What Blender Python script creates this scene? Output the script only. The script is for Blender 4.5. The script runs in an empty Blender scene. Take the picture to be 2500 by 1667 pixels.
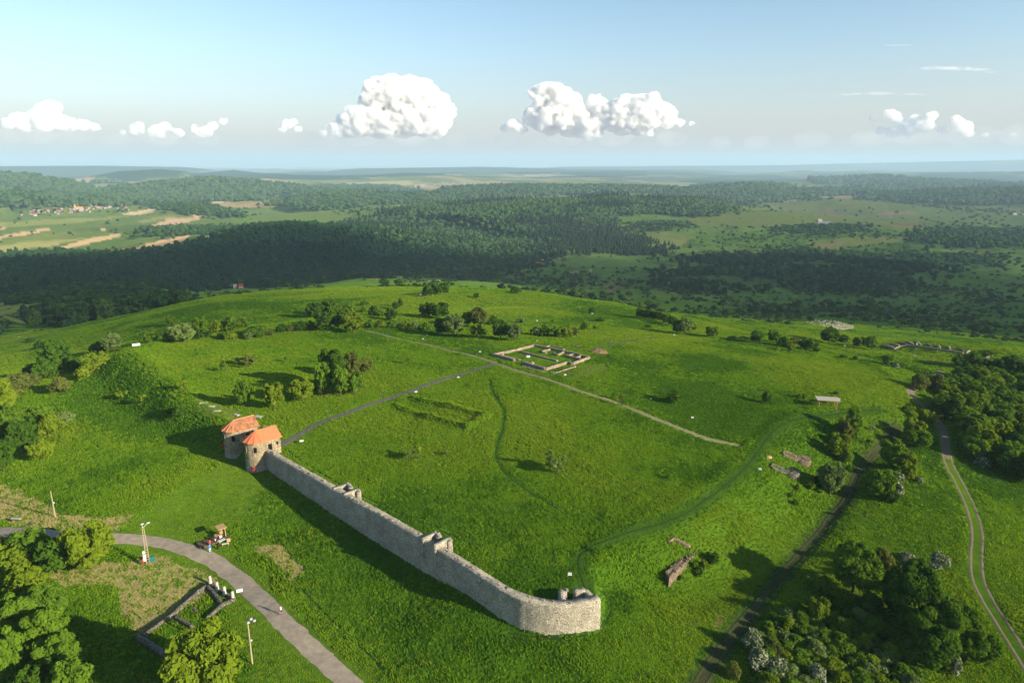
import bpy, bmesh, math, random
import numpy as np
from mathutils import Vector, Matrix
R = math.radians
random.seed(7); rng = np.random.default_rng(11)
C = bpy.context.scene.collection
S = bpy.context.scene

# ------------------------------------------------------------------ camera, world, sun, exposure
HC = 70.0                      # drone height above the road (m)
PITCH = R(14.63)               # looking down
FPX, CX, CY = 1667.0, 1250.0, 833.0
cam_d = bpy.data.cameras.new('camera'); cam = bpy.data.objects.new('camera', cam_d); C.objects.link(cam)
cam_d.sensor_width = 36.0; cam_d.lens = 36.0*FPX/2500.0; cam_d.clip_start = 0.5; cam_d.clip_end = 200000.0
cam.location = (0, 0, HC); cam.rotation_euler = (math.pi/2-PITCH, 0, 0)
S.camera = cam
SUN_EL = R(19.5); SUN_AZ = math.atan2(0.875, -0.484)          # compass angle from +Y towards +X
sun_vec = Vector((math.sin(SUN_AZ)*math.cos(SUN_EL), math.cos(SUN_AZ)*math.cos(SUN_EL), math.sin(SUN_EL)))
sd = bpy.data.lights.new('sun', 'SUN'); sd.energy = 5.0; sd.angle = R(0.55); sd.color = (1.0, 0.88, 0.64)
sun = bpy.data.objects.new('sun', sd); C.objects.link(sun)
sun.rotation_euler = (-sun_vec).to_track_quat('-Z', 'Y').to_euler(); sun.location = (200, -200, 400)
W = bpy.data.worlds.new('World'); S.world = W; W.use_nodes = True
wn, wl = W.node_tree.nodes, W.node_tree.links
wn.clear()
sky = wn.new('ShaderNodeTexSky'); sky.sky_type = 'NISHITA'; sky.sun_disc = False
sky.sun_elevation = SUN_EL; sky.sun_rotation = SUN_AZ; sky.altitude = 400; sky.air_density = 1.0; sky.dust_density = 0.7; sky.ozone_density = 2.5
bg = wn.new('ShaderNodeBackground'); bg.inputs['Strength'].default_value = 0.118
wo = wn.new('ShaderNodeOutputWorld')
tc = wn.new('ShaderNodeTexCoord'); sx = wn.new('ShaderNodeSeparateXYZ')
wl.new(tc.outputs['Generated'], sx.inputs[0])
mr = wn.new('ShaderNodeValToRGB'); cr = mr.color_ramp            # pale haze layer low over the horizon, the same all the way round
cr.elements[0].position = 0.0; cr.elements[0].color = (.88, .88, .88, 1)
cr.elements[1].position = 0.22; cr.elements[1].color = (0, 0, 0, 1)
e = cr.elements.new(0.035); e.color = (.74, .74, .74, 1)
e = cr.elements.new(0.08); e.color = (.42, .42, .42, 1)
e = cr.elements.new(0.14); e.color = (.13, .13, .13, 1)
tint = wn.new('ShaderNodeMix'); tint.data_type = 'RGBA'; tint.blend_type = 'MULTIPLY'; tint.inputs['Factor'].default_value = 1.0
wl.new(sky.outputs['Color'], tint.inputs[6]); tint.inputs[7].default_value = (.86, .845, .77, 1)
wl.new(sx.outputs['Z'], mr.inputs[0])
mix = wn.new('ShaderNodeMix'); mix.data_type = 'RGBA'
wl.new(mr.outputs['Color'], mix.inputs['Factor'])
wl.new(tint.outputs[2], mix.inputs[6]); mix.inputs[7].default_value = (2.4, 2.0, 2.08, 1)
wl.new(mix.outputs[2], bg.inputs['Color']); wl.new(bg.outputs[0], wo.inputs['Surface'])
vs = S.view_settings
vs.view_transform = 'Standard'; vs.look = 'None'; vs.gamma = 1.0; vs.exposure = 1.13; vs.use_curve_mapping = False
S.cycles.max_bounces = 12; S.cycles.diffuse_bounces = 3; S.cycles.transmission_bounces = 3; S.cycles.transparent_max_bounces = 8
S.cycles.volume_bounces = 12; S.cycles.use_denoising = True; S.cycles.caustics_reflective = False; S.cycles.caustics_refractive = False
try:
    S.cycles.denoiser = 'OPENIMAGEDENOISE'; S.cycles.denoising_input_passes = 'RGB_ALBEDO_NORMAL'
except Exception: pass

# ------------------------------------------------------------------ small helpers
CP, SP = math.cos(PITCH), math.sin(PITCH)
def ray(px, py):
    u = (px-CX)/FPX; v = (py-CY)/FPX
    return np.array([u, CP-v*SP, -SP-v*CP])
def at_z(px, py, z):                                  # point of a photo ray at height z
    d = ray(px, py); t = (z-HC)/d[2]; return d[0]*t, d[1]*t, z
def at_r(px, py, r):                                  # point of a photo ray at ground distance r
    d = ray(px, py); t = r/math.hypot(d[0], d[1]); return d[0]*t, d[1]*t, HC+d[2]*t
def project(x, y, z):
    dep = y*CP-(z-HC)*SP; dep = np.where(dep < 1e-3, 1e-3, dep)
    return CX+FPX*x/dep, CY+FPX*(-(z-HC)*CP-y*SP)/dep, dep
def inpoly(px, py, poly):
    poly = np.asarray(poly, float); res = np.zeros(px.shape, bool)
    ok = (px >= poly[:, 0].min()) & (px <= poly[:, 0].max()) & (py >= poly[:, 1].min()) & (py <= poly[:, 1].max())
    if not ok.any(): return res
    x, y = px[ok], py[ok]; c = np.zeros(x.shape, bool); n = len(poly)
    for i in range(n):
        x0, y0 = poly[i]; x1, y1 = poly[(i+1) % n]
        if y0 == y1: continue
        t = ((y0 > y) != (y1 > y)) & (x < (x1-x0)*(y-y0)/(y1-y0)+x0)
        c ^= t
    res[ok] = c; return res
_tab = rng.random((256, 256)).astype(np.float32)
def vnoise(x, y):
    xi = np.floor(x).astype(np.int64); yi = np.floor(y).astype(np.int64)
    fx = (x-xi).astype(np.float32); fy = (y-yi).astype(np.float32)
    fx = fx*fx*(3-2*fx); fy = fy*fy*(3-2*fy)
    a = _tab[xi & 255, yi & 255]; b = _tab[(xi+1) & 255, yi & 255]; c = _tab[xi & 255, (yi+1) & 255]; d = _tab[(xi+1) & 255, (yi+1) & 255]
    return (a*(1-fx)+b*fx)*(1-fy)+(c*(1-fx)+d*fx)*fy
def fbm(x, y, o=4):
    s = 0; a = .5; t = 0
    for k in range(o):
        s = s+a*vnoise(x*2**k+k*17.3, y*2**k+k*31.7); t += a; a *= .5
    return s/t
def sstep(a, b, x):
    t = np.clip((x-a)/(b-a), 0, 1); return t*t*(3-2*t)

# ------------------------------------------------------------------ terrain shape
class TPS:                                             # thin-plate spline over (bearing, log distance)
    def __init__(s, pts, lam=1e-4):
        p = np.array(pts, float); s.q = s.warp(p[:, 0], p[:, 1]); n = len(p)
        K = s.phi(np.linalg.norm(s.q[:, None]-s.q[None], axis=2))+lam*np.eye(n)
        P = np.c_[np.ones(n), s.q]; A = np.block([[K, P], [P.T, np.zeros((3, 3))]])
        w = np.linalg.solve(A, np.r_[p[:, 2], 0, 0, 0]); s.w, s.a = w[:n], w[n:]
    @staticmethod
    def warp(x, y): return np.c_[np.arctan2(x, np.maximum(y, 1.0)*1.0)*1.3, np.log(np.maximum(np.hypot(x, y), 40.0))]
    @staticmethod
    def phi(r): return np.where(r > 1e-9, r*r*np.log(np.maximum(r, 1e-9)), 0)
    def __call__(s, x, y):
        q = s.warp(x, y); out = np.empty(len(q))
        for i in range(0, len(q), 40000):
            d = np.sqrt(((q[i:i+40000, None]-s.q[None])**2).sum(2)); out[i:i+40000] = s.phi(d)@s.w+s.a[0]+q[i:i+40000]@s.a[1:]
        return out
OUT = [(100,1300,-3.2),(600,1450,-2.8),(850,1660,-3),(1300,1640,-2.6),(1000,1450,-1.7),(700,1220,-.7),(300,1640,-3),(20,1620,-4),(150,1200,-3.5),(20,1180,-5),(450,1330,-2.6),
 (250,1100,-2.4),(100,1060,-5),(450,1120,-.4),(330,1080,-1.6),(200,1010,-3.8),(640,1140,0),(1100,1460,-.6),(1400,1530,-1),
 (60,960,-5),(150,900,-6),(230,862,-6.5),(0,900,-18),(60,800,-50),(0,740,-74),(200,780,-46),(0,700,-78),(120,705,-75),(240,705,-80),(350,770,-24),(450,740,-22),(560,735,-13),(640,727,-13),
 (450,815,-3),(650,795,-3),(900,775,-3),(800,722,-12),(1000,712,-10),(1200,712,-10),(1340,722,-12),(1500,748,-12),(1620,773,-10),(1750,802,-9),(1900,833,-9),(2100,866,-8),
 (1100,790,-1),(1300,790,-3),(900,745,-8),(1200,740,-7),
 (1250,690,-88),(1250,640,-132),(1250,600,-136),(1700,780,-48),(2000,790,-52),(2300,800,-58),(2450,830,-40),(2450,780,-72),(1500,720,-72),(1800,730,-82),(2100,740,-88),(2400,740,-96),
 (1800,660,-118),(2200,660,-120),(2450,660,-122),(1600,640,-128),(1900,600,-134),(2300,600,-134),(1000,670,-112),(700,690,-128),(400,720,-126),(250,738,-116),(0,690,-110),(1000,610,-135),(500,620,-135),(0,640,-135),
 (1550,1560,-2),(1750,1450,-4),(1900,1300,-4.5),(2050,1180,-4.5),(2150,1080,-4.5),(2250,1000,-4.5),(2230,940,-4),(2390,1300,-6),(2480,1600,-7),(2100,1600,-5),(2000,1400,-5),(2480,1200,-10),(2480,1000,-11),
 (2300,930,-7),(2480,900,-10),(2250,860,-10),(2150,845,-11),(2480,870,-12),(2000,838,-12),(2050,810,-30),(2350,835,-22)]
INS = [(310,850,3.0),(450,965,3.4),(560,1030,3.2),(690,1110,3.3),(900,1260,3.2),(1150,1390,2.8),(1380,1400,2.4),(1640,1270,2.2),(1850,1110,1.8),(2010,1005,.6),(2200,928,-2.5),
 (700,930,4.2),(1000,950,5),(1320,880,5),(1300,1100,4.3),(1600,1000,4.2),(1300,1250,3.6),(600,860,3.4),(880,800,1),(1100,800,0),(1400,800,-2),(1700,860,1.5),(1950,900,1),(2100,905,-2),(1800,815,-6),(1600,780,-7.5),(1300,790,-3)]
E_ = TPS([at_z(*p) for p in OUT]+[(X, Y, -3.0) for X, Y in ((-60,20),(60,20),(0,50),(-90,60),(90,60))])
I_ = TPS([at_z(*p) for p in INS])
# outline of the fort platform: (photo pixel x, y, height) and the width of its bank
FORT = [(303,850,3.4,14),(380,912,3.5,14),(450,967,3.6,13),(520,1025,3.5,9)]
WALL0 = at_z(650,1118,3.3)[:2]; 
GA = np.array([.7071,-.7071]); GB = np.array([.7071,.7071])
G0 = np.array(at_z(596,1150,0)[:2])                   # on the outer face line of the gate
FORT_XY = [(at_z(px,py,z)[0], at_z(px,py,z)[1], w) for px,py,z,w in FORT]
WALLP = []                                            # wall centre line, gate to corner
wa = np.array(at_z(648,1143,0)[:2])+GB*1.0; wb = np.array(at_z(1215,1508,-.6)[:2])+GB*1.0
wdir = (wb-wa)/np.linalg.norm(wb-wa); wnrm = np.array([-wdir[1], wdir[0]])   # wnrm points into the fort
for t in np.linspace(0, np.linalg.norm(wb-wa), 12): WALLP.append(tuple(wa+wdir*t))
cc = np.array(WALLP[-1])                               # rounded corner: quarter arc turning from wdir to +wnrm
RAD = 13.0; ctr = cc+wnrm*RAD
for k in range(1, 9):
    an = k/8*R(72); WALLP.append(tuple(ctr-wnrm*RAD*math.cos(an)+wdir*RAD*math.sin(an)))
WALLP = np.array(WALLP)
FORT_XY += [(p[0], p[1], 1.0) for p in WALLP]
FORT_XY += [(at_z(px,py,z)[0], at_z(px,py,z)[1], w) for px,py,z,w in
  [(1440,1385,2.5,4),(1500,1335,2.4,8),(1640,1272,2.2,12),(1760,1195,2,14),(1850,1118,1.8,14),(1925,1045,1.4,14),(2020,1006,.6,14),(2140,958,-1,13),(2208,925,-2.5,12),(2150,890,-4,14),(1950,842,-6,22),(1750,806,-7,30),(1550,765,-8,40),(1300,770,-5,50),(880,778,-1,30),(600,800,1.5,16),(450,822,2.6,11)]]
FX = np.array(FORT_XY)
def fort_sd(x, y):                                     # signed distance (inside < 0) and bank width
    best = np.full(x.shape, 1e9); wd = np.full(x.shape, 10.0); n = len(FX); ins = inpoly(x, y, FX[:, :2])
    for i in range(n):
        a, b = FX[i], FX[(i+1) % n]; dx, dy = b[0]-a[0], b[1]-a[1]
        t = np.clip(((x-a[0])*dx+(y-a[1])*dy)/(dx*dx+dy*dy), 0, 1)
        d = np.hypot(x-a[0]-t*dx, y-a[1]-t*dy); m = d < best
        best = np.where(m, d, best); wd = np.where(m, a[2]+(b[2]-a[2])*t, wd)
    return np.where(ins, -best, best), wd
RIDGES = [
 (300, 12, [(-200,632,1350),(0,630,1350),(170,632,1400),(300,632,1400),(430,612,1450),(560,588,1500),(640,558,1600),(720,537,1700),(800,548,1700),(900,585,1650),(1000,605,1600),(1070,622,1550)]),
 (560, 12, [(830,560,2300),(950,512,2600),(1100,497,2700),(1300,487,2600),(1500,478,2600),(1650,484,2500),(1760,503,2400)]),
 (300, 12, [(1500,560,2000),(1600,600,1850)]),
 (500, 14, [(700,488,3700),(800,472,3800),(900,480,3600)]),
 (650, 14, [(1000,462,4300),(1250,452,4500),(1500,453,4500),(1750,460,4300)]),
 (560, 14, [(190,472,4600),(330,454,5000),(430,441,5200),(507,433,5200),(580,440,5000),(640,452,4800),(720,470,4600)]),
 (330, 12, [(-100,462,3700),(60,465,3700),(130,478,3700),(185,500,3600)]),
 (650, 10, [(190,432,8500),(290,414,8500),(390,409,8500),(450,414,8500),(475,424,8500)]),
 (700, 0, [(480,421,10500),(570,413,10500),(640,421,10500)]),
 (120, 14, [(395,503,3100),(430,494,3100),(480,508,3000),(530,524,2900)]),
 (430, 14, [(1650,468,5200),(1760,451,5000),(1830,447,4800),(1900,458,4700)]),
 (560, 10, [(2040,437,7500),(2130,430,7500),(2250,440,7200),(2420,452,7000)]),
 (430, 14, [(2090,470,4600),(2250,466,4500),(2400,461,4600),(2600,460,4600)]),
 (210, 0, [(1900,496,3600),(2040,484,3600),(2160,494,3500)]),
 (450, 0, [(-100,422,5600),(30,428,5500),(100,446,5200)]),
 (190, 12, [(1660,640,1350),(1850,632,1300),(2000,628,1300),(2220,650,1250)]),
 (1500, 0, [(1400,404,21000),(1900,400,24000),(2150,393,27000),(2350,389,27000),(2560,384,27000)]),
 (900, 0, [(-100,404,14000),(230,402,14500),(420,405,15000)]),
 (900, 0, [(900,409,15000),(1170,405,15000),(1400,411,15000),(1650,414,14500)]),
 (800, 0, [(1900,418,14000),(2150,421,13000),(2500,416,13000)]),
 (600, 0, [(650,424,9500),(880,428,9000),(1000,420,9500)]),
 (500, 6, [(1300,437,7500),(1450,431,7800),(1600,440,7500)]),
]
RW = [(w, [(lambda q: (q[0], q[1], q[2]-dz))(at_r(*p)) for p in pl]) for w, dz, pl in RIDGES]
def height(x, y):
    x = np.asarray(x, float); y = np.asarray(y, float); r = np.hypot(x, y)
    h = np.empty(x.shape); near = r < 2300
    h[:] = -136
    if near.any():
        hn = E_(x[near], y[near]); k = sstep(1250, 2200, r[near]); h[near] = hn*(1-k)-136*k
    n1 = fbm(x/900+3, y/900+9, 4)-.5; n2 = fbm(x/2600+1, y/2600+5, 3)-.5
    plc = at_r(230, 565, 2450); flat_ = 1-.85*np.exp(-(((x-plc[0])/1000)**2+((y-plc[1])/850)**2)**2)
    h += sstep(700, 2500, r)*n1*70*flat_+sstep(3000, 9000, r)*n2*150+sstep(7000, 13000, r)*(fbm(x/2100+11, y/1300+3, 4)-.5)*230
    h += sstep(450, 900, r)*(fbm(x/150, y/150, 4)-.5)*30*(1-sstep(3000, 6000, r))
    base = h.copy()
    for w, pl in RW:
        P = np.array(pl); lo = P[:, :2].min(0)-w*2.6; hi = P[:, :2].max(0)+w*2.6
        m = (x > lo[0]) & (x < hi[0]) & (y > lo[1]) & (y < hi[1])
        if not m.any(): continue
        X, Y = x[m], y[m]; best = np.full(X.shape, 1e12); zc = np.zeros(X.shape)
        for a, b in zip(P[:-1], P[1:]):
            d = b-a; t = np.clip(((X-a[0])*d[0]+(Y-a[1])*d[1])/(d[0]**2+d[1]**2), 0, 1)
            dd = np.hypot(X-a[0]-t*d[0], Y-a[1]-t*d[1]); q = dd < best
            best = np.where(q, dd, best); zc = np.where(q, a[2]+t*d[2], zc)
        wob = w*(.8+.4*fbm(X/w*1.7+w, Y/w*1.7, 3))
        top = base[m]+(zc-base[m])*np.exp(-(best/wob)**2)
        h[m] = np.maximum(h[m], top)
    sd_, wd = np.full(x.shape, 999.0), np.full(x.shape, 10.0)
    nf = (r < 480) & (y > 30)
    if nf.any():
        s_, w_ = fort_sd(x[nf], y[nf]); ii = I_(x[nf], y[nf])
        s2 = s_+np.where(w_ > 2, (fbm(x[nf]/7, y[nf]/7, 3)-.5)*1.3, 0)
        k = 1-sstep(-.05*w_, .95*w_, s2)
        ee = h[nf]; dit = -1.5*np.exp(-((s_-w_*1.0-3)/4.0)**2)*(w_ > 6)*(x[nf] > -40)
        hh = ee+dit+(ii-ee)*k+np.where(w_ > 6, .55*np.exp(-((s_+2.5)/2.2)**2), 0)*(w_ < 16)
        h[nf] = hh+sstep(14, 55, s_)*(fbm(x[nf]/75+2, y[nf]/75, 3)-.5)*8*sstep(170, 290, r[nf])
    # grown-over wall lines of a long building on the platform
    for pl in EARTH:
        for a, b in zip(pl[:-1], pl[1:]):
            a = np.array(a); b = np.array(b); d = b-a; t = np.clip(((x-a[0])*d[0]+(y-a[1])*d[1])/(d@d), 0, 1)
            dd = np.hypot(x-a[0]-t*d[0], y-a[1]-t*d[1]); h = h+.7*np.exp(-(dd/.95)**2)
    small = (fbm(x/42+5, y/42, 3)-.5)*2.2*sstep(55, 120, r)+(fbm(x/11, y/11, 4)-.5)*.6+(fbm(x/2.6, y/2.6, 2)-.5)*.07
    h = h+small*sstep(60, 90, r)
    return h-r*r/(2*6371000*1.15)
EARTH = [[at_z(*p, 4.9)[:2] for p in pl] for pl in ([(970,986),(1055,1018),(1143,1047),(1188,1024),(1100,995),(1014,970)],)]

# polar sheet: fine where it is near, coarser towards the horizon
RAD_ = list(np.linspace(2, 60, 14)); r = 62.0
while r < 46000:
    He = 70+140*float(sstep(300, 1000, np.array(r))); RAD_.append(r)
    r += min(max(r*r/He*.0021, .33), .016*r)
RAD_ = np.array(RAD_)
THE = np.r_[np.linspace(-180, -48, 30)[:-1], np.linspace(-48, -41, 40)[:-1], np.linspace(-41, 41, 820), np.linspace(41, 48, 40)[1:], np.linspace(48, 180, 30)[1:]]
THE = R(1)*THE
NT, NR = len(THE), len(RAD_)
TX = (RAD_[:, None]*np.sin(THE)[None]).ravel(); TY = (RAD_[:, None]*np.cos(THE)[None]).ravel()
TZ = height(TX, TY)
ZG = TZ.reshape(NR, NT)
def ground(x, y):                                      # height of the built sheet (bilinear)
    x = np.atleast_1d(np.asarray(x, float)); y = np.atleast_1d(np.asarray(y, float))
    a = np.arctan2(x, y); q = np.hypot(x, y)
    i = np.clip(np.searchsorted(RAD_, q)-1, 0, NR-2); j = np.clip(np.searchsorted(THE, a)-1, 0, NT-2)
    f = np.clip((q-RAD_[i])/(RAD_[i+1]-RAD_[i]), 0, 1); g = np.clip((a-THE[j])/(THE[j+1]-THE[j]), 0, 1)
    return (ZG[i, j]*(1-f)+ZG[i+1, j]*f)*(1-g)+(ZG[i, j+1]*(1-f)+ZG[i+1, j+1]*f)*g
def gz(x, y): return float(ground(x, y)[0])
_marchr = np.geomspace(62, 45000, 2600)
def hit(px, py, rmin=0):                                       # where a photo ray first meets the ground
    d = ray(px, py); hd = math.hypot(d[0], d[1]); t = _marchr/hd
    x, y, z = d[0]*t, d[1]*t, HC+d[2]*t; g = ground(x, y); k = np.argmax((g > z) & (_marchr >= rmin))
    if g[k] <= z[k]: k = len(t)-1
    if k > 0:
        a, b = z[k-1]-g[k-1], g[k]-z[k]; f = a/(a+b) if a+b > 0 else 0
        tt = t[k-1]+(t[k]-t[k-1])*f
    else: tt = t[0]
    X, Y = d[0]*tt, d[1]*tt
    return X, Y, gz(X, Y)
# ------------------------------------------------------------------ materials
def mat(name):
    m = bpy.data.materials.new(name); m.use_nodes = True; nt = m.node_tree; nt.nodes.clear()
    o = nt.nodes.new('ShaderNodeOutputMaterial'); return m, nt.nodes, nt.links, o
def nd(n, t, **k):
    q = n.new(t)
    for a, v in k.items():
        if a in q.inputs: q.inputs[a].default_value = v
        else: setattr(q, a, v)
    return q
def simple_mat(name, col, rough=.85, var=.25, scale=6.0, bump=0.0, bscale=20.0, col2=None, spec=.0):
    m, n, l, o = mat(name)
    b = nd(n, 'ShaderNodeBsdfPrincipled', Roughness=rough); b.inputs['Specular IOR Level'].default_value = spec
    t = nd(n, 'ShaderNodeTexCoord'); z = nd(n, 'ShaderNodeTexNoise', Scale=scale, Detail=5.0, Roughness=.65)
    l.new(t.outputs['Object'], z.inputs['Vector'])
    r = nd(n, 'ShaderNodeValToRGB'); c2 = col2 or tuple(c*(1-var) for c in col); c1 = tuple(min(1, c*(1+var*.6)) for c in col)
    r.color_ramp.elements[0].position = .32; r.color_ramp.elements[1].position = .68
    r.color_ramp.elements[0].color = (*c2, 1); r.color_ramp.elements[1].color = (*c1, 1)
    l.new(z.outputs['Fac'], r.inputs[0]); l.new(r.outputs[0], b.inputs['Base Color'])
    if bump:
        z2 = nd(n, 'ShaderNodeTexNoise', Scale=bscale, Detail=4.0); l.new(t.outputs['Object'], z2.inputs['Vector'])
        bp = nd(n, 'ShaderNodeBump', Strength=bump, Distance=.08); l.new(z2.outputs['Fac'], bp.inputs['Height']); l.new(bp.outputs[0], b.inputs['Normal'])
    l.new(b.outputs[0], o.inputs['Surface']); return m
def leaf_mat(name, col, transl=.35, var=.35, tcol=None, fleck=None):
    m, n, l, o = mat(name)
    oi = nd(n, 'ShaderNodeObjectInfo'); geo = nd(n, 'ShaderNodeNewGeometry'); z = nd(n, 'ShaderNodeTexNoise', Scale=.35, Detail=3.0)
    l.new(geo.outputs['Position'], z.inputs['Vector'])
    ad = nd(n, 'ShaderNodeMath', operation='ADD'); l.new(oi.outputs['Random'], ad.inputs[0]); l.new(geo.outputs['Random Per Island'], ad.inputs[1])
    ad2 = nd(n, 'ShaderNodeMath', operation='ADD'); l.new(ad.outputs[0], ad2.inputs[0]); l.new(z.outputs['Fac'], ad2.inputs[1])
    dv = nd(n, 'ShaderNodeMath', operation='DIVIDE'); dv.inputs[1].default_value = 3.0; l.new(ad2.outputs[0], dv.inputs[0])
    r = nd(n, 'ShaderNodeValToRGB'); e = r.color_ramp.elements
    e[0].position = .2; e[1].position = .8
    e[0].color = (col[0]*(1-var), col[1]*(1-var*.9), col[2]*(1-var*.6), 1); e[1].color = (min(1, col[0]*(1+var*1.0)), min(1, col[1]*(1+var*.7)), col[2]*(1+var*.2), 1)
    l.new(dv.outputs[0], r.inputs[0])
    if fleck:                                           # blossom: each leaf cluster is either white or green
        for e_ in list(e)[2:]: e.remove(e_)
        e[0].position = .42; e[1].position = .5; e[0].color = (*col, 1); e[1].color = (*fleck, 1); l.new(geo.outputs['Random Per Island'], r.inputs[0])
    d = nd(n, 'ShaderNodeBsdfDiffuse', Roughness=.5); t = nd(n, 'ShaderNodeBsdfTranslucent')
    l.new(r.outputs[0], d.inputs['Color'])
    mx = nd(n, 'ShaderNodeMix', data_type='RGBA', blend_type='MULTIPLY'); mx.inputs['Factor'].default_value = 1.0
    l.new(r.outputs[0], mx.inputs[6]); mx.inputs[7].default_value = (*(tcol or (1.25, 1.15, .55)), 1); l.new(mx.outputs[2], t.inputs['Color'])
    s = nd(n, 'ShaderNodeMixShader'); s.inputs[0].default_value = transl
    l.new(d.outputs[0], s.inputs[1]); l.new(t.outputs[0], s.inputs[2]); l.new(s.outputs[0], o.inputs['Surface']); return m

# ------------------------------------------------------------------ mesh and tagging helpers
def mesh_np(name, verts, faces, mats=(), smooth=False):
    me = bpy.data.meshes.new(name); verts = np.asarray(verts, np.float32); faces = np.asarray(faces, np.int32)
    k = faces.shape[1]; me.vertices.add(len(verts)); me.vertices.foreach_set('co', verts.ravel())
    me.loops.add(faces.size); me.loops.foreach_set('vertex_index', faces.ravel())
    me.polygons.add(len(faces)); me.polygons.foreach_set('loop_start', np.arange(0, faces.size, k, dtype=np.int32))
    me.polygons.foreach_set('loop_total', np.full(len(faces), k, np.int32))
    for m in mats: me.materials.append(m)
    me.update(calc_edges=True)
    if smooth: me.polygons.foreach_set('use_smooth', np.ones(len(faces), bool))
    return me
def link(name, data, parent=None, loc=(0, 0, 0), rotz=0.0, scale=None):
    o = bpy.data.objects.new(name, data); C.objects.link(o); o.location = loc; o.rotation_euler = (0, 0, rotz)
    if scale is not None: o.scale = scale
    if parent is not None: o.parent = parent
    return o
def tag(o, label=None, cat=None, group=None, kind=None):
    if label: o['label'] = label
    if cat: o['category'] = cat
    if group: o['group'] = group
    if kind: o['kind'] = kind
    return o
def thing(name, label, cat, loc=(0, 0, 0), rotz=0.0, group=None):
    o = bpy.data.objects.new(name, None); C.objects.link(o); o.location = loc; o.rotation_euler = (0, 0, rotz); o.empty_display_size = .5
    return tag(o, label, cat, group)
class MB:                                              # collects shapes, then links them as one mesh object
    def __init__(s): s.v, s.f = [], []
    def add(s, vs, fs):
        k = len(s.v); s.v += [tuple(v) for v in vs]; s.f += [tuple(i+k for i in f) for f in fs]; return s
    def box(s, c, d, rz=0, jit=0, taper=1.0):
        x, y, z = d[0]/2, d[1]/2, d[2]/2; ca, sa = math.cos(rz), math.sin(rz); vs = []
        for sz in (-1, 1):
            tp = taper if sz > 0 else 1
            for sx_, sy_ in ((-1, -1), (1, -1), (1, 1), (-1, 1)):
                a, b = sx_*x*tp, sy_*y*tp
                vs.append((c[0]+a*ca-b*sa+random.uniform(-jit, jit), c[1]+a*sa+b*ca+random.uniform(-jit, jit), c[2]+sz*z+random.uniform(-jit, jit)))
        return s.add(vs, [(3, 2, 1, 0), (4, 5, 6, 7), (0, 1, 5, 4), (1, 2, 6, 5), (2, 3, 7, 6), (3, 0, 4, 7)])
    def tube(s, p, q, r0, r1=None, n=8, cap=True):
        r1 = r0 if r1 is None else r1; p, q = Vector(p), Vector(q); d = (q-p).normalized()
        a = d.orthogonal().normalized(); b = d.cross(a); vs = []
        for c, rr_ in ((p, r0), (q, r1)):
            for i in range(n):
                t = 2*math.pi*i/n; vs.append(c+a*math.cos(t)*rr_+b*math.sin(t)*rr_)
        fs = [(i, (i+1) % n, n+(i+1) % n, n+i) for i in range(n)]
        if cap: fs += [tuple(range(n-1, -1, -1)), tuple(range(n, 2*n))]
        return s.add(vs, fs)
    def ball(s, c, r, nu=8, nv=6, sq=(1, 1, 1)):
        vs = [(c[0], c[1], c[2]-r*sq[2])]
        for j in range(1, nv):
            t = math.pi*j/nv
            for i in range(nu):
                a = 2*math.pi*i/nu; vs.append((c[0]+r*sq[0]*math.sin(t)*math.cos(a), c[1]+r*sq[1]*math.sin(t)*math.sin(a), c[2]-r*sq[2]*math.cos(t)))
        vs.append((c[0], c[1], c[2]+r*sq[2])); m = len(vs)-1; fs = []
        for i in range(nu):
            k = (i+1) % nu; fs.append((0, 1+k, 1+i)); fs.append((m, m-nu+i, m-nu+k))
            for j in range(nv-2): fs.append((1+j*nu+i, 1+j*nu+k, 1+(j+1)*nu+k, 1+(j+1)*nu+i))
        return s.add(vs, fs)
    def lathe(s, c, prof, n=12):
        vs = []
        for r_, z_ in prof:
            for i in range(n):
                a = 2*math.pi*i/n; vs.append((c[0]+r_*math.cos(a), c[1]+r_*math.sin(a), c[2]+z_))
        fs = [(j*n+i, j*n+(i+1) % n, (j+1)*n+(i+1) % n, (j+1)*n+i) for j in range(len(prof)-1) for i in range(n)]
        fs += [tuple(range(n-1, -1, -1)), tuple(range((len(prof)-1)*n, len(prof)*n))]
        return s.add(vs, fs)
    def prism(s, poly, z0, z1):
        n = len(poly); vs = [(x, y, z0) for x, y in poly]+[(x, y, z1) for x, y in poly]
        return s.add(vs, [tuple(range(n-1, -1, -1)), tuple(range(n, 2*n))]+[(i, (i+1) % n, n+(i+1) % n, n+i) for i in range(n)])
    def data(s, name, m=None, smooth=False):
        me = bpy.data.meshes.new(name); me.from_pydata(s.v, [], s.f)
        for q in ([m] if m and not isinstance(m, (list, tuple)) else (m or [])): me.materials.append(q)
        if smooth:
            for p in me.polygons: p.use_smooth = True
        return me
    def build(s, name, m, parent=None, smooth=False, loc=(0, 0, 0), rotz=0): return link(name, s.data(name, m, smooth), parent, loc, rotz)

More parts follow.
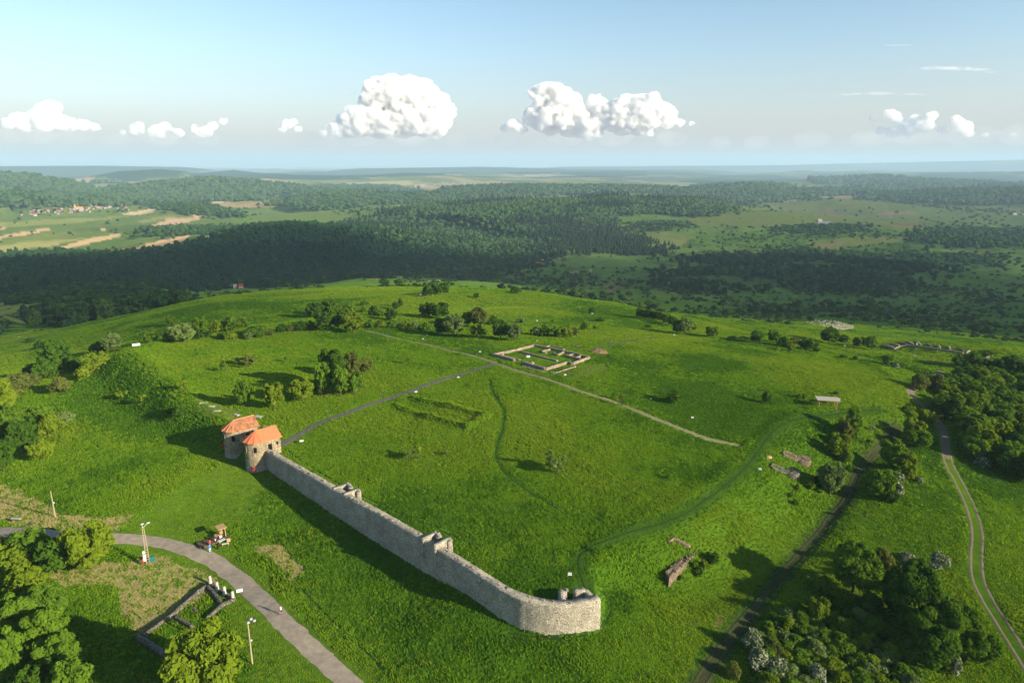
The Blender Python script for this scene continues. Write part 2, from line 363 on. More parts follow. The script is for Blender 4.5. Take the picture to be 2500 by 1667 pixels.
# ------------------------------------------------------------------ the ground sheet and its colours
PX, PY, DEP = project(TX, TY, TZ); TR = np.hypot(TX, TY)
front = TY > 1
PX = np.where(front, PX, -9999); 
col = np.empty((len(TX), 3), np.float32)
def lay(mask, rgb): 
    k = np.clip(np.asarray(mask, np.float32), 0, 1)[:, None]; col[:] = col*(1-k)+np.asarray(rgb, np.float32)*k
def zone(poly, rgb, r0=0, r1=1e9, k=1.0, edge=None):
    m = inpoly(PX, PY, poly) & (TR > r0) & (TR < r1); lay(m*k, rgb); return m
col[:] = (.062, .130, .009)
g1 = fbm(TX/38, TY/38, 4); g2 = fbm(TX/9+40, TY/9, 3); g3 = fbm(TX/140+7, TY/140, 3)
lay(sstep(.45, .72, g1)*.65, (.076, .146, .010)); lay(sstep(.5, .75, g2)*.5, (.046, .112, .008)); lay(sstep(.52, .7, g3)*.45*(TR < 600), (.088, .148, .012))
wx, wy = TX+fbm(TX/300, TY/300, 3)*260, TY+fbm(TX/300+9, TY/300, 3)*260
# open country beyond the hill: pasture, then a patchwork of strip fields
far = sstep(540, 950, TR)
lay(far*.85, (.066, .122, .026)); lay(far*sstep(.42, .62, fbm(TX/170, TY/170, 4))*.7, (.096, .148, .034)); lay(far*sstep(.56, .7, fbm(TX/60+5, TY/60, 4))*.6, (.030, .052, .016))
sc = 330.0
ci = np.floor((wx*.83+wy*.55)/(sc*.55)+.5*np.floor((wy*.83-wx*.55)/(sc*1.7))).astype(np.int64); cj = np.floor((wy*.83-wx*.55)/(sc*1.7)).astype(np.int64)
hh = ((ci*73856093) ^ (cj*19349663)) % 997/997.0
patch = sstep(2600, 3600, TR)
for lo, hi, c in ((0, .30, (.085, .115, .030)), (.30, .5, (.115, .135, .036)), (.5, .72, (.060, .098, .030)), (.72, .80, (.25, .18, .105)), (.80, .9, (.13, .135, .05)), (.9, 1, (.17, .17, .075))):
    lay(patch*((hh >= lo) & (hh < hi))*.9, c)
FIELDS = [  # (photo outline, colour) ploughed and green strips on the left plain and in the valley
 ([(-20,530),(560,520),(600,575),(520,590),(330,612),(250,640),(-20,612)], (.075,.112,.030)),
 ([(-20,590),(120,566),(215,566),(100,600),(-20,612)], (.100,.128,.034)),
 ([(160,560),(380,545),(560,553),(420,570)], (.055,.088,.026)),
 ([(-20,600),(150,585),(215,578),(140,596),(-20,618)], (.19,.19,.07)), ([(200,600),(330,575),(400,562),(330,588),(230,612)], (.06,.10,.028)),
 ([(-20,545),(180,532),(330,526),(180,545),(-20,556)], (.14,.16,.05)),
 ([(-20,579),(118,556),(122,563),(-20,588)], (.34,.235,.135)), ([(-20,556),(16,555),(10,560),(-20,563)], (.33,.23,.13)),
 ([(140,606),(214,583),(298,569),(290,579),(211,595),(156,610)], (.36,.26,.14)), ([(90,603),(240,577),(243,579),(96,605)], (.25,.2,.09)),
 ([(290,614),(404,583),(466,572),(448,589),(340,614)], (.37,.25,.145)), ([(464,591),(493,577),(522,575),(507,581),(475,592)], (.35,.25,.14)),
 ([(282,524),(393,505),(410,504),(343,525)], (.36,.28,.17)), ([(368,550),(429,530),(516,524),(436,550)], (.31,.225,.15)),
 ([(214,567),(264,556),(250,562)], (.34,.25,.14)), ([(330,540),(440,522),(462,522),(350,545)], (.15,.15,.06)),
 ([(450,497),(556,488),(540,495),(460,500)], (.34,.27,.17)), ([(560,498),(690,478),(760,470),(735,480),(640,492),(580,500)], (.15,.16,.055)),
 ([(560,522),(640,508),(700,500),(860,522),(845,545),(730,530),(630,545)], (.085,.125,.036)), ([(640,478),(700,470),(760,474),(720,486),(650,492)], (.12,.145,.042)),
 ([(700,505),(790,496),(800,500),(720,508)], (.15,.165,.05)), ([(427,726),(488,725),(486,736),(427,737)], (.19,.095,.065)),
 ([(-20,700),(90,725),(120,760),(60,790),(-20,800)], (.10,.135,.034)),
 ([(830,447),(1000,440),(1010,450),(900,462),(830,455)], (.26,.24,.12)), ([(900,470),(1105,458),(1090,470),(960,480)], (.15,.17,.05)),
 ([(1060,448),(1130,442),(1250,447),(1240,456),(1090,458)], (.19,.19,.09)), ([(1010,452),(1040,449),(1036,456),(1012,458)], (.34,.25,.17)),
 ([(1270,427),(1350,425),(1340,430),(1275,431)], (.33,.25,.17)), ([(1200,430),(1500,426),(1600,434),(1220,440)], (.17,.17,.08)),
 ([(1570,466),(1680,460),(1690,466),(1580,475)], (.17,.18,.055)), ([(1800,512),(1950,497),(2040,482),(2150,490),(2180,505),(1980,515)], (.12,.145,.036)),
 ([(1650,520),(2000,515),(2330,525),(2250,560),(1900,555),(1700,550)], (.095,.122,.034)), ([(2180,546),(2250,544),(2245,552),(2175,551)], (.13,.085,.05)),
 ([(1990,517),(2060,516),(2058,521),(2000,520)], (.17,.08,.05)), ([(2130,520),(2220,516),(2210,524),(2140,526)], (.2,.13,.08)),
 ([(1500,540),(1700,580),(1620,620),(1540,610),(1480,570)], (.11,.135,.036)), ([(1880,460),(2000,455),(1990,466),(1900,468)], (.14,.165,.05)),
 ([(2050,450),(2130,443),(2120,451),(2060,453)], (.15,.165,.06)), ([(2270,458),(2390,457),(2380,466),(2290,467)], (.16,.17,.06)),
 ([(1960,590),(2100,578),(2240,575),(2200,590),(2000,610)], (.11,.135,.036)), ([(1990,600),(2060,588),(2070,592),(2010,606)], (.16,.12,.075)),
 ([(2240,612),(2360,606),(2480,618),(2460,626),(2260,628)], (.10,.13,.034)),
 ([(1300,640),(1330,633),(1345,640),(1320,652)], (.27,.15,.095)), ([(1360,628),(1378,626),(1372,632)], (.27,.16,.1)), ([(1385,665),(1415,662),(1410,669)], (.25,.15,.1)), ([(1425,662),(1445,657),(1440,665)], (.30,.22,.14)), ([(905,680),(925,676),(920,683)], (.25,.14,.09)),
 ([(1470,700),(1495,690),(1520,700),(1490,712)], (.12,.10,.05)), ([(2400,652),(2460,643),(2450,654),(2410,657)], (.09,.075,.045)),
]
for poly, c in FIELDS: zone(poly, c, 440, 12000)
# close ground: mown turf, dry cut hay, bare patches
wob = np.c_[(fbm(TX/5, TY/5, 3)-.5)*1, (fbm(TX/5+50, TY/5, 3)-.5)*1]
NX, NY, ND = project(TX+wob[:, 0]*3.5, TY+wob[:, 1]*3.5, TZ)
def nzone(poly, rgb, k=1.0, n=None):
    m = (inpoly(NX, NY, poly) & (TR < 420) & front).astype(float)*k
    if n is not None: m *= n
    lay(m, rgb); return m
MOWN = [(100,1300),(300,1300),(330,1270),(420,1210),(600,1090),(680,1160),(620,1230),(540,1330),(640,1400),(720,1500),(960,1667),(620,1667),(560,1500),(480,1400),(300,1345),(0,1330)]
HAY = [[(270,1425),(300,1380),(360,1350),(470,1385),(530,1420),(520,1440),(430,1505),(330,1560),(318,1540),(262,1425)], [(110,1400),(240,1360),(300,1380),(270,1425),(150,1432)],
       [(-10,1180),(100,1220),(200,1265),(330,1255),(300,1290),(100,1290),(-10,1270)], [(620,1330),(680,1330),(740,1400),(700,1420)]]
m_mown = nzone(MOWN, (.066, .118, .012), .85)
hay_n = sstep(.28, .62, fbm(TX/1.6, TY/1.6+TX/6, 3))
m_hay = np.zeros(len(TX))
for p in HAY: m_hay = np.maximum(m_hay, nzone(p, (.200, .185, .075), .85, .35+.65*hay_n))
nzone([(470,990),(560,985),(660,1050),(700,1085),(620,1065),(540,1010),(500,1020)], (.105, .112, .04), .75)
nzone([(1405,888),(1475,890),(1497,897),(1440,918),(1385,925),(1360,905)], (.10, .118, .030), .9)
for p in ([(355,1122),(372,1115),(362,1126)], [(270,1051),(284,1047),(279,1053)], [(212,1000),(222,998),(218,1003)], [(1450,862),(1468,852),(1484,858),(1476,866)], [(1868,1107),(1882,1104),(1886,1112),(1874,1115)], [(1735,1505),(1760,1500),(1755,1530),(1740,1525)], [(2400,1350),(2425,1352),(2415,1362)], [(12,1122),(42,1108),(38,1112),(16,1124)]):
    nzone(p, (.21, .14, .095), .9)
for a in (1.0,):                                       # mowing stripes along the road verge
    st = (np.sin((TX*.62+TY*.78)*1.9) > .25) & inpoly(NX, NY, [(600,1370),(640,1400),(900,1640),(960,1667),(900,1667),(700,1500)]); lay(st*.5, (.045, .085, .014))
# trodden and driven lines: darker short turf or mud showing through, soft edged
SOFT = [([(1448,1462),(1425,1425),(1412,1385),(1418,1352),(1455,1328),(1530,1300),(1620,1276),(1700,1236),(1770,1186),(1830,1130),(1872,1072),(1905,1038),(1960,1020),(2060,1008),(2150,1000)], 1.7, (.030, .066, .010)),
        ([(2190,1040),(2160,1080),(2125,1115),(2098,1150),(2080,1190),(2062,1228),(2030,1262),(2008,1295),(1960,1348),(1890,1425),(1812,1520),(1745,1610),(1700,1680)], 2.1, (.050, .048, .026)),
        ([(1198,925),(1200,945),(1215,975),(1232,1002),(1229,1040),(1216,1080),(1212,1115),(1232,1152),(1300,1205),(1360,1240)], .8, (.034, .072, .010))]
def line_dist(x, y, P):
    d_ = np.full(x.shape, 99.0)
    for a, b_ in zip(P[:-1], P[1:]):
        a, b_ = np.array(a), np.array(b_); v_ = b_-a; m_ = (np.abs(x-(a[0]+b_[0])/2) < abs(v_[0])/2+9) & (np.abs(y-(a[1]+b_[1])/2) < abs(v_[1])/2+9)
        if m_.any(): t = np.clip(((x[m_]-a[0])*v_[0]+(y[m_]-a[1])*v_[1])/(v_@v_), 0, 1); d_[m_] = np.minimum(d_[m_], np.hypot(x[m_]-a[0]-t*v_[0], y[m_]-a[1]-t*v_[1]))
    return d_
SOFTW = [([hit(*p)[:2] for p in px], hw, c) for px, hw, c in SOFT]
for P, hw, c in SOFTW: lay(np.exp(-(line_dist(TX, TY, P)/hw)**2)*(.6+.5*fbm(TX/1.5, TY/1.5, 3)), c)
# forest floor
FOREST = [  # (name, photo outline, r0, r1, look)
 ('left_ridge_forest', [(-40,628),(60,620),(180,622),(310,624),(430,602),(560,575),(640,550),(720,525),(830,545),(920,582),(1010,600),(1075,615),(1100,625),(1110,640),(1060,655),(960,680),(850,690),(740,690),(720,720),(640,735),(520,728),(420,725),(330,715),(200,712),(60,718),(-40,715)], 1000, 2300, 4),
 ('left_ridge_forest', [(-40,714),(120,705),(200,700),(300,705),(330,722),(425,728),(420,745),(340,755),(230,760),(120,740),(-40,728)], 560, 1200, 1),
 ('slope_wood', [(90,728),(330,720),(430,742),(340,785),(250,825),(180,800),(110,770)], 430, 1000, 3),
 ('spur_grove', [(1085,640),(1110,612),(1180,600),(1240,612),(1270,625),(1295,640),(1260,655),(1190,668),(1200,680),(1150,670),(1070,690),(1060,670)], 900, 1900, 3),
 ('central_ridge_forest', [(860,545),(1000,508),(1100,492),(1300,482),(1500,473),(1660,478),(1770,500),(1760,520),(1690,530),(1640,522),(1560,520),(1500,528),(1490,560),(1560,590),(1615,612),(1600,622),(1300,622),(1150,615),(1080,612),(1000,600),(900,575)], 1500, 3400, 2),
 ('plateau_forest', [(700,520),(830,510),(900,500),(1000,495),(1110,490),(1300,480),(1500,470),(1800,475),(1780,458),(1500,448),(1250,446),(1080,455),(1000,470),(900,478),(800,468),(720,480),(660,510)], 2600, 5200, 2),
 ('right_valley_wood', [(1650,630),(1800,626),(1900,618),(2050,612),(2140,615),(2200,640),(2240,660),(2180,690),(2100,720),(2000,712),(1900,690),(1800,700),(1690,715),(1640,700),(1660,665),(1760,650)], 850, 1700, 3),
 ('right_valley_wood', [(2160,622),(2300,618),(2440,625),(2420,645),(2260,652),(2200,640)], 900, 1800, 1),
 ('far_right_wood', [(2240,575),(2330,565),(2420,560),(2520,540),(2520,595),(2420,595),(2330,603),(2260,590)], 1300, 2600, 0),
 ('far_right_wood', [(2370,700),(2440,690),(2520,705),(2520,720),(2430,725),(2380,712)], 700, 1100, 0),
 ('village_hill_forest', [(190,500),(240,470),(330,450),(430,438),(507,430),(580,438),(640,450),(680,470),(640,490),(540,490),(450,490),(330,500),(250,505)], 3600, 6500, 2),
 ('village_hill_forest', [(-20,460),(60,462),(130,475),(190,500),(120,508),(-20,505)], 3000, 4500, 2),
 ('plain_copse', [(360,572),(370,560),(460,556),(500,558),(490,567),(460,574)], 1900, 3200, 0), ('plain_copse', [(490,572),(500,556),(560,553),(590,562),(560,570)], 1900, 3200, 0),
 ('plain_copse', [(385,505),(430,492),(470,500),(540,524),(600,528),(540,532),(470,518)], 2500, 3900, 0),
 ('right_far_forest', [(1600,478),(1680,462),(1760,448),(1830,444),(1900,455),(2000,462),(2100,466),(2250,464),(2400,460),(2520,458),(2520,495),(2400,500),(2250,495),(2190,490),(2100,475),(1980,480),(1900,490),(1800,500),(1700,495)], 3300, 6500, 2),
 ('right_far_forest', [(1980,440),(2050,433),(2130,428),(2260,437),(2420,450),(2420,458),(2200,455),(2000,450)], 6000, 9000, 2),
 ('valley_hedge_wood', [(1900,555),(1960,548),(2050,552),(2110,548),(2090,558),(2000,572),(1930,570)], 1500, 3400, 1),
 ('valley_hedge_wood', [(1560,545),(1640,540),(1680,548),(1640,560),(1580,565)], 1500, 3400, 1),
]
FPOLY = [(n, np.array(p), a, b, k) for n, p, a, b, k in FOREST]
treed = np.zeros(len(TX), bool)
for n, p, a, b, k in FPOLY: treed |= zone(p, (.020, .036, .012) if k in (0, 2, 4) else (.045, .085, .02), a, b)
auto = (TR > 4200) & (((TZ+TR*TR/(2*6371000*1.15)) > -62) & (fbm(TX/1500, TY/1500, 3) > .40) | (fbm(TX/1300+20, TY/1300, 4) > .54) | (TR > 7500) & (fbm(TX/1900+31, TY/900, 4) > .45))
lay(auto & ~treed, (.018, .040, .022))
me = bpy.data.meshes.new('ground')
ii = np.arange(NR*NT).reshape(NR, NT); q = np.stack([ii[:-1, :-1], ii[:-1, 1:], ii[1:, 1:], ii[1:, :-1]], -1).reshape(-1, 4)[:, ::-1]
me = mesh_np('ground', np.c_[TX, TY, TZ], q, smooth=True)
at = me.color_attributes.new('tint', 'FLOAT_COLOR', 'POINT'); at.data.foreach_set('color', np.c_[col, np.ones(len(col))].astype(np.float32).ravel())
m, n, l, o = mat('meadow ground')
ca = nd(n, 'ShaderNodeVertexColor', layer_name='tint'); geo = nd(n, 'ShaderNodeNewGeometry')
z1 = nd(n, 'ShaderNodeTexNoise', Scale=.55, Detail=6.0, Roughness=.7); z2 = nd(n, 'ShaderNodeTexNoise', Scale=.06, Detail=6.0, Roughness=.65)
for z in (z1, z2): l.new(geo.outputs['Position'], z.inputs['Vector'])
ad = nd(n, 'ShaderNodeMath', operation='ADD'); l.new(z1.outputs['Fac'], ad.inputs[0]); l.new(z2.outputs['Fac'], ad.inputs[1])
mp = nd(n, 'ShaderNodeMapRange'); mp.inputs[1].default_value = .6; mp.inputs[2].default_value = 1.4; mp.inputs[3].default_value = .60; mp.inputs[4].default_value = 1.35
l.new(ad.outputs[0], mp.inputs[0])
vm = nd(n, 'ShaderNodeVectorMath', operation='SCALE'); l.new(ca.outputs[0], vm.inputs[0]); l.new(mp.outputs[0], vm.inputs['Scale'])
b = nd(n, 'ShaderNodeBsdfDiffuse', Roughness=.6); l.new(vm.outputs[0], b.inputs['Color'])
bp = nd(n, 'ShaderNodeBump', Strength=.5, Distance=.5); l.new(z1.outputs['Fac'], bp.inputs['Height']); l.new(bp.outputs[0], b.inputs['Normal']); l.new(b.outputs[0], o.inputs['Surface'])
me.materials.append(m)
g = link('ground', me); tag(g, 'green meadow hill with hazy wooded farmland running to the horizon', 'ground', kind='structure')

# ------------------------------------------------------------------ haze
bm_ = MB(); zt = 420.0; zb = float(TZ.min())-1
bm_.box((0, 0, (zt+zb)/2), (96000, 96000, zt-zb))
m, n, l, o = mat('haze air'); v = nd(n, 'ShaderNodeVolumePrincipled', Density=6.4e-5, Anisotropy=0.0); v.inputs['Color'].default_value = (.55, .77, .98, 1); l.new(v.outputs[0], o.inputs['Volume'])
tag(bm_.build('haze', m), 'thin blue haze over the far hills', 'haze', kind='stuff')
# ------------------------------------------------------------------ foliage kit
LEAF = dict(g=leaf_mat('fresh green leaves', (.100, .190, .018), var=.3), d=leaf_mat('dark green leaves', (.056, .122, .014), var=.25), y=leaf_mat('yellow green leaves', (.145, .215, .016), var=.22),
            o=leaf_mat('olive brown leaves', (.115, .145, .034), var=.25), p=leaf_mat('pale green leaves', (.140, .210, .060), var=.22), w=leaf_mat('white blossom', (.080, .135, .030), fleck=(.36, .37, .28), tcol=(1, 1, .8)),
            k=leaf_mat('deep forest leaves', (.021, .050, .020), transl=.2, var=.3), m=leaf_mat('light forest leaves', (.058, .112, .044), transl=.3, var=.3),
            f=leaf_mat('forest leaves', (.026, .062, .020), transl=.25, var=.3), s=leaf_mat('spruce needles', (.022, .040, .022), transl=.1), b=leaf_mat('scrub leaves', (.052, .098, .024), transl=.3, var=.3))
BARK = simple_mat('bark', (.10, .075, .055), .95, .3, 4.0)
def leaf_cloud(lobes, nq, size, seed, up=.25, squash=.8):
    g = np.random.default_rng(seed); L = np.array(lobes, float); w = L[:, 3]**2; w /= w.sum()
    k = g.choice(len(L), nq, p=w); d = g.normal(size=(nq, 3)); d[:, 2] = d[:, 2]*.9+up; d /= np.linalg.norm(d, axis=1)[:, None]
    rad = L[k, 3]*(1-.45*g.random(nq)**2); c = L[k, :3]+d*rad[:, None]*np.array([1, 1, squash])
    nrm = d+g.normal(size=(nq, 3))*.55; nrm /= np.linalg.norm(nrm, axis=1)[:, None]
    t = np.cross(nrm, g.normal(size=(nq, 3))); t /= np.linalg.norm(t, axis=1)[:, None]; bt = np.cross(nrm, t)
    s = size*(.6+.8*g.random(nq))[:, None]; e = .75+.5*g.random(nq)[:, None]
    bend = nrm*s*.35
    v = np.stack([c-t*s-bt*s*.6*e, c+t*s*.7-bt*s*e+bend, c+t*s+bt*s*.7*e, c-t*s*.6+bt*s*e+bend], 1).reshape(-1, 3)
    return v, np.arange(nq*4).reshape(-1, 4)
def lobes_for(kind, seed):
    g = np.random.default_rng(seed); out = []
    if kind == 'round':
        out.append((0, 0, .52, .27)); out += [(math.cos(q*1.26)*.22, math.sin(q*1.26)*.22, .27+.04*(q%2), .12) for q in range(5)]
        for i in range(44):
            a = g.random()*6.283; z = g.random()**.8; ph = math.acos(1-1.75*z); rr_ = .30*(.85+.35*g.random())
            out.append((math.sin(ph)*math.cos(a)*rr_*1.05, math.sin(ph)*math.sin(a)*rr_*1.05, .53+math.cos(ph)*.33*(.75+.4*g.random()), .055+.085*g.random()**1.3))
    elif kind == 'column':
        for i in range(26):
            z = i/25; rr_ = .21*math.sin(math.pi*(z*.78+.18))**.7; a = i*2.4
            out.append((math.cos(a)*rr_*.7, math.sin(a)*rr_*.7, .14+.78*z, .09+.05*g.random()))
        out.append((0, 0, .5, .17))
    elif kind == 'shrub':
        for i in range(24):
            a = g.random()*6.283; q = math.sqrt(g.random())*.36; out.append((math.cos(a)*q, math.sin(a)*q, .18+(.55-q*.9)*g.random()**.6*1.05, .12+.08*g.random()))
    elif kind == 'sparse':
        for i in range(17):
            a = g.random()*6.283; q = math.sqrt(g.random())*.38; out.append((math.cos(a)*q, math.sin(a)*q, .30+.62*g.random()*(1-q), .055+.05*g.random()))
    elif kind == 'spruce':
        for i in range(9):
            z = i/8; out.append((0, 0, .12+.82*z, .22*(1-z)+.03))
    return out
def trunk_mesh(kind, seed):
    g = random.Random(seed); b = MB()
    if kind in ('round', 'column', 'spruce'):
        b.tube((0, 0, -.06), (.01, .0, .34), .028, .019, 7); b.tube((.01, 0, .34), (.0, .01, .70), .019, .008, 6)
        for i in range(6):
            a = i*1.05+g.random(); z = .26+.05*i; e = .20 if kind == 'round' else .10; b.tube((.01, 0, z), (math.cos(a)*e, math.sin(a)*e, z+.18), .011, .004, 5)
    else:
        for i in range(6):
            a = i*1.05+g.random(); e = .10+.16*g.random(); b.tube((math.cos(a)*.02, math.sin(a)*.02, -.06), (math.cos(a)*e, math.sin(a)*e, .45+.3*g.random()), .013, .004, 5)
    return b.data('trunk', BARK)
def crown_mesh(kind, nq, size, seed):
    v, f = leaf_cloud(lobes_for(kind, seed), nq, size, seed+1, up=.3 if kind != 'sparse' else .1)
    return mesh_np('crown', v, f, [LEAF['g']])
LOD = dict(hi=(8500, .0215), mid=(2400, .036), lo=(520, .072))
KIT = {}
for kd, mult in (('round', 1), ('column', .7), ('shrub', .8), ('sparse', .22)):
    for lod, (nq, sz) in LOD.items():
        for s_ in range(3 if lod != 'lo' else 2):
            KIT[kd, lod, s_] = crown_mesh(kd, int(nq*mult), sz, 100+s_*7+len(kd))
    KIT[kd, 'trunk'] = trunk_mesh(kd, 3)
WORD = dict(g='fresh green', d='dark green', y='yellow-green', o='olive-brown', p='pale green', w='white-blossomed')
_tc = 0
def plant(x, y, h, w, kind, colr, label, group=None, cat=None):
    """a tree or bush standing on the ground at x, y with height h and crown width w (m)"""
    global _tc
    _tc += 1; z = gz(x, y); D = math.hypot(x, y); px = max(h, w)*683/max(D, 30)
    lod = 'hi' if px > 42 else 'mid' if px > 17 else 'lo'
    nm = {'round': 'leafy_tree', 'column': 'narrow_tree', 'shrub': 'bush', 'sparse': 'sapling'}[kind]
    cat = cat or {'round': 'tree', 'column': 'tree', 'shrub': 'bush', 'sparse': 'sapling'}[kind]
    rt = thing(nm, label, cat, (x, y, z), random.uniform(0, 6.28), group)
    cr_ = link('crown', KIT[kind, lod, _tc % (3 if lod != 'lo' else 2)], rt); wk = {'round': .86, 'column': .56, 'shrub': .95, 'sparse': .80}[kind]
    cr_.scale = (w/wk, w/wk*random.uniform(.9, 1.1), h*1.02); ms = cr_.material_slots[0]; ms.link = 'OBJECT'; ms.material = LEAF[colr]
    tr = link('trunk' if kind in ('round', 'column') else 'stem', KIT[kind, 'trunk'], rt); tr.scale = (h*.9, h*.9, h)
    return rt
def px_plant(px, py, hp, wp, kind, colr, label, group=None):
    x, y, z = hit(px, py); dep = project(np.array(x), np.array(y), np.array(z))[2]
    return plant(x, y, max(.5, hp*dep/(FPX*.93)), max(.5, wp*dep/FPX), kind, colr, label, group)
ORD = 'first second third fourth fifth sixth seventh eighth ninth tenth eleventh twelfth thirteenth fourteenth fifteenth sixteenth seventeenth eighteenth nineteenth twentieth'.split()
NOUN = dict(round='tree', column='narrow tree', shrub='bush', sparse='sapling')
def row(items, where, group):
    """plants of one cluster, listed in the order the label counts them"""
    for i, it in enumerate(items):
        px_plant(*it[:6], f"{WORD[it[5]]} {NOUN[it[4]]}, {ORD[i]} {where}", group)
# ---- left slope and its thicket
row([(8,1012,95,70,'round','y'),(22,1090,110,80,'round','g'),(45,955,46,100,'shrub','o'),(60,1105,95,70,'round','d'),(99,1045,60,60,'round','g'),(126,1060,60,60,'shrub','y'),(104,1118,62,52,'shrub','y'),(160,1030,34,52,'shrub','p'),(10,1150,80,60,'round','d')],
    'in the thicket below the left slope', 'thicket below the left slope')
row([(60,945,45,70,'shrub','o'),(90,925,50,60,'shrub','d'),(139,912,82,74,'round','d'),(112,925,60,60,'shrub','d'),(150,958,50,52,'shrub','o'),(180,905,40,50,'shrub','d'),(205,925,34,40,'shrub','y'),(226,912,52,46,'round','y'),(252,890,36,34,'shrub','y'),(240,862,36,40,'shrub','d'),(275,858,48,46,'round','p')],
    'up the hedge to the platform corner', 'hedge climbing to the platform corner')
row([(297,972,26,26,'sparse','y'),(348,985,24,18,'sparse','y'),(420,1008,20,26,'shrub','d'),(440,1015,26,40,'shrub','d')], 'on the grass bank left of the gate', 'small plants on the left bank')
row([(98,852,26,22,'shrub','d'),(118,848,20,24,'shrub','d'),(75,835,14,20,'shrub','d')], 'in the pasture beyond the left thicket', 'bushes in the left pasture')
# ---- hedge along the left bank
row([(367,836,28,36,'round','g'),(418,795,28,22,'round','g'),(412,832,26,30,'shrub','g'),(446,836,48,68,'round','p'),(492,815,44,40,'round','g'),(494,826,28,36,'shrub','d'),(528,812,34,32,'shrub','y'),(545,826,22,26,'shrub','g'),(564,810,40,42,'round','g'),(562,828,26,30,'shrub','y'),(592,800,28,36,'shrub','g'),(607,828,24,22,'shrub','p'),(630,820,34,56,'shrub','g'),(655,818,20,30,'shrub','o'),(690,810,22,34,'shrub','d'),(712,808,22,24,'shrub','o')],
    'from the white board in the left bank hedge', 'hedge along the left bank')
row([(736,808,28,30,'shrub','d'),(760,806,30,28,'shrub','d'),(768,775,36,40,'round','d'),(790,808,46,46,'round','d'),(806,770,38,44,'round','g'),(825,802,52,50,'round','g'),(862,814,56,50,'round','y'),(850,768,34,32,'round','g')],
    'in the tall cluster behind the path end', 'tall cluster behind the path end')
row([(905,800,22,30,'shrub','g'),(930,800,26,26,'shrub','y'),(960,801,24,34,'shrub','g'),(990,802,24,28,'shrub','y'),(1015,804,22,26,'shrub','p'),(1042,806,26,26,'shrub','g'),(1082,818,46,44,'round','d'),(1108,820,56,60,'round','p'),(1165,824,32,30,'round','y'),(1185,818,18,16,'shrub','g'),(1222,828,50,44,'round','d'),(1255,832,42,42,'round','p'),(1140,796,34,26,'round','g'),(1168,800,52,42,'round','o'),(1205,792,26,34,'shrub','g')],
    'from the left in the hedge above the ruin field', 'hedge line above the ruin field')
row([(1308,818,26,26,'shrub','g'),(1330,820,32,34,'shrub','g'),(1356,822,34,36,'shrub','g'),(1384,822,30,34,'shrub','y'),(1402,818,24,24,'shrub','o'),(1426,805,22,24,'shrub','g'),(1455,806,16,16,'sparse','y'),(1350,790,12,10,'sparse','g'),(1272,788,18,24,'shrub','p')],
    'in the scrub row right of the white mast', 'scrub row right of the white mast')
row([(913,770,26,28,'shrub','d'),(930,772,18,22,'shrub','g'),(955,782,28,32,'round','d'),(966,756,20,16,'round','d'),(978,750,22,11,'round','d'),(1040,774,36,32,'round','d'),(1072,778,42,46,'round','d'),(1028,724,16,16,'shrub','w'),(1045,724,28,28,'round','d'),(1068,720,30,30,'round','d'),(1086,718,28,22,'round','d'),(1163,728,14,14,'round','d'),(1258,716,18,30,'shrub','d'),(890,745,14,20,'shrub','g'),(888,762,16,16,'shrub','g'),(1445,765,22,16,'shrub','d'),(1466,784,10,22,'shrub','d')],
    'on the far hilltop, from the left', 'trees on the far hilltop')
# ---- inside the platform
row([(595,992,66,40,'round','g'),(670,998,72,48,'round','y'),(738,978,58,62,'round','y'),(782,962,52,40,'shrub','o'),(792,965,88,46,'round','g'),(812,950,104,66,'round','d'),(832,966,72,48,'round','g'),(866,962,58,48,'round','g'),(862,920,66,42,'round','o'),(893,908,34,34,'round','o')],
    'from the left in the clump behind the gate', 'tree clump behind the gate')
row([(607,896,34,36,'sparse','o'),(585,890,22,26,'sparse','p'),(548,906,28,20,'sparse','g'),(700,884,16,14,'sparse','g'),(998,888,24,12,'sparse','y'),(447,950,24,22,'sparse','y')], 'in the grass left of the stone path', 'saplings left of the path')
row([(1002,1124,38,22,'sparse','p'),(1020,1120,36,22,'sparse','y'),(1090,1112,16,12,'sparse','p'),(1357,1154,58,50,'sparse','p'),(1345,1150,42,34,'sparse','y'),(1630,1168,16,14,'shrub','g'),(1518,990,40,16,'sparse','o'),(1500,975,20,14,'sparse','g')], 'in the meadow right of the stone path', 'saplings in the meadow')
row([(1643,984,32,34,'round','d'),(1870,984,30,22,'round','d'),(1965,972,18,16,'shrub','y'),(1952,972,16,12,'shrub','g'),(2040,962,10,14,'shrub','d')], 'on the bright slope before the shelter', 'bushes near the shelter')
# ---- right crest
row([(1560,776,26,18,'round','d'),(1572,778,26,18,'round','d'),(1584,780,26,18,'round','d'),(1597,782,26,18,'round','d'),(1610,785,24,18,'round','d'),(1626,790,28,24,'round','g'),(1640,795,24,22,'round','d'),(1583,799,9,18,'shrub','d'),(1652,814,34,22,'round','d'),(1670,817,44,40,'round','p'),(1690,806,20,20,'shrub','d'),(1738,822,28,32,'round','g')],
    'from the left in the right crest hedge', 'dark hedge on the right crest')
row([(1790,832,14,34,'shrub','d'),(1815,834,16,32,'shrub','d'),(1845,836,28,32,'round','d'),(1888,836,32,28,'round','g'),(1915,846,28,36,'shrub','g'),(1940,842,24,28,'shrub','o'),(1897,856,12,14,'shrub','y'),(1931,858,22,20,'round','y'),(1972,854,28,40,'round','d'),(1996,858,14,20,'shrub','g'),(2023,838,38,42,'round','d'),(2060,834,22,26,'shrub','d'),(2092,848,26,22,'round','g'),(2110,846,26,22,'round','d'),(2126,854,34,32,'round','g'),(2058,874,12,20,'shrub','d'),(2088,878,12,14,'shrub','d'),(2166,892,30,26,'round','g'),(2186,898,16,20,'shrub','w')],
    'from the left behind the bright right slope', 'broken hedge behind the right slope')
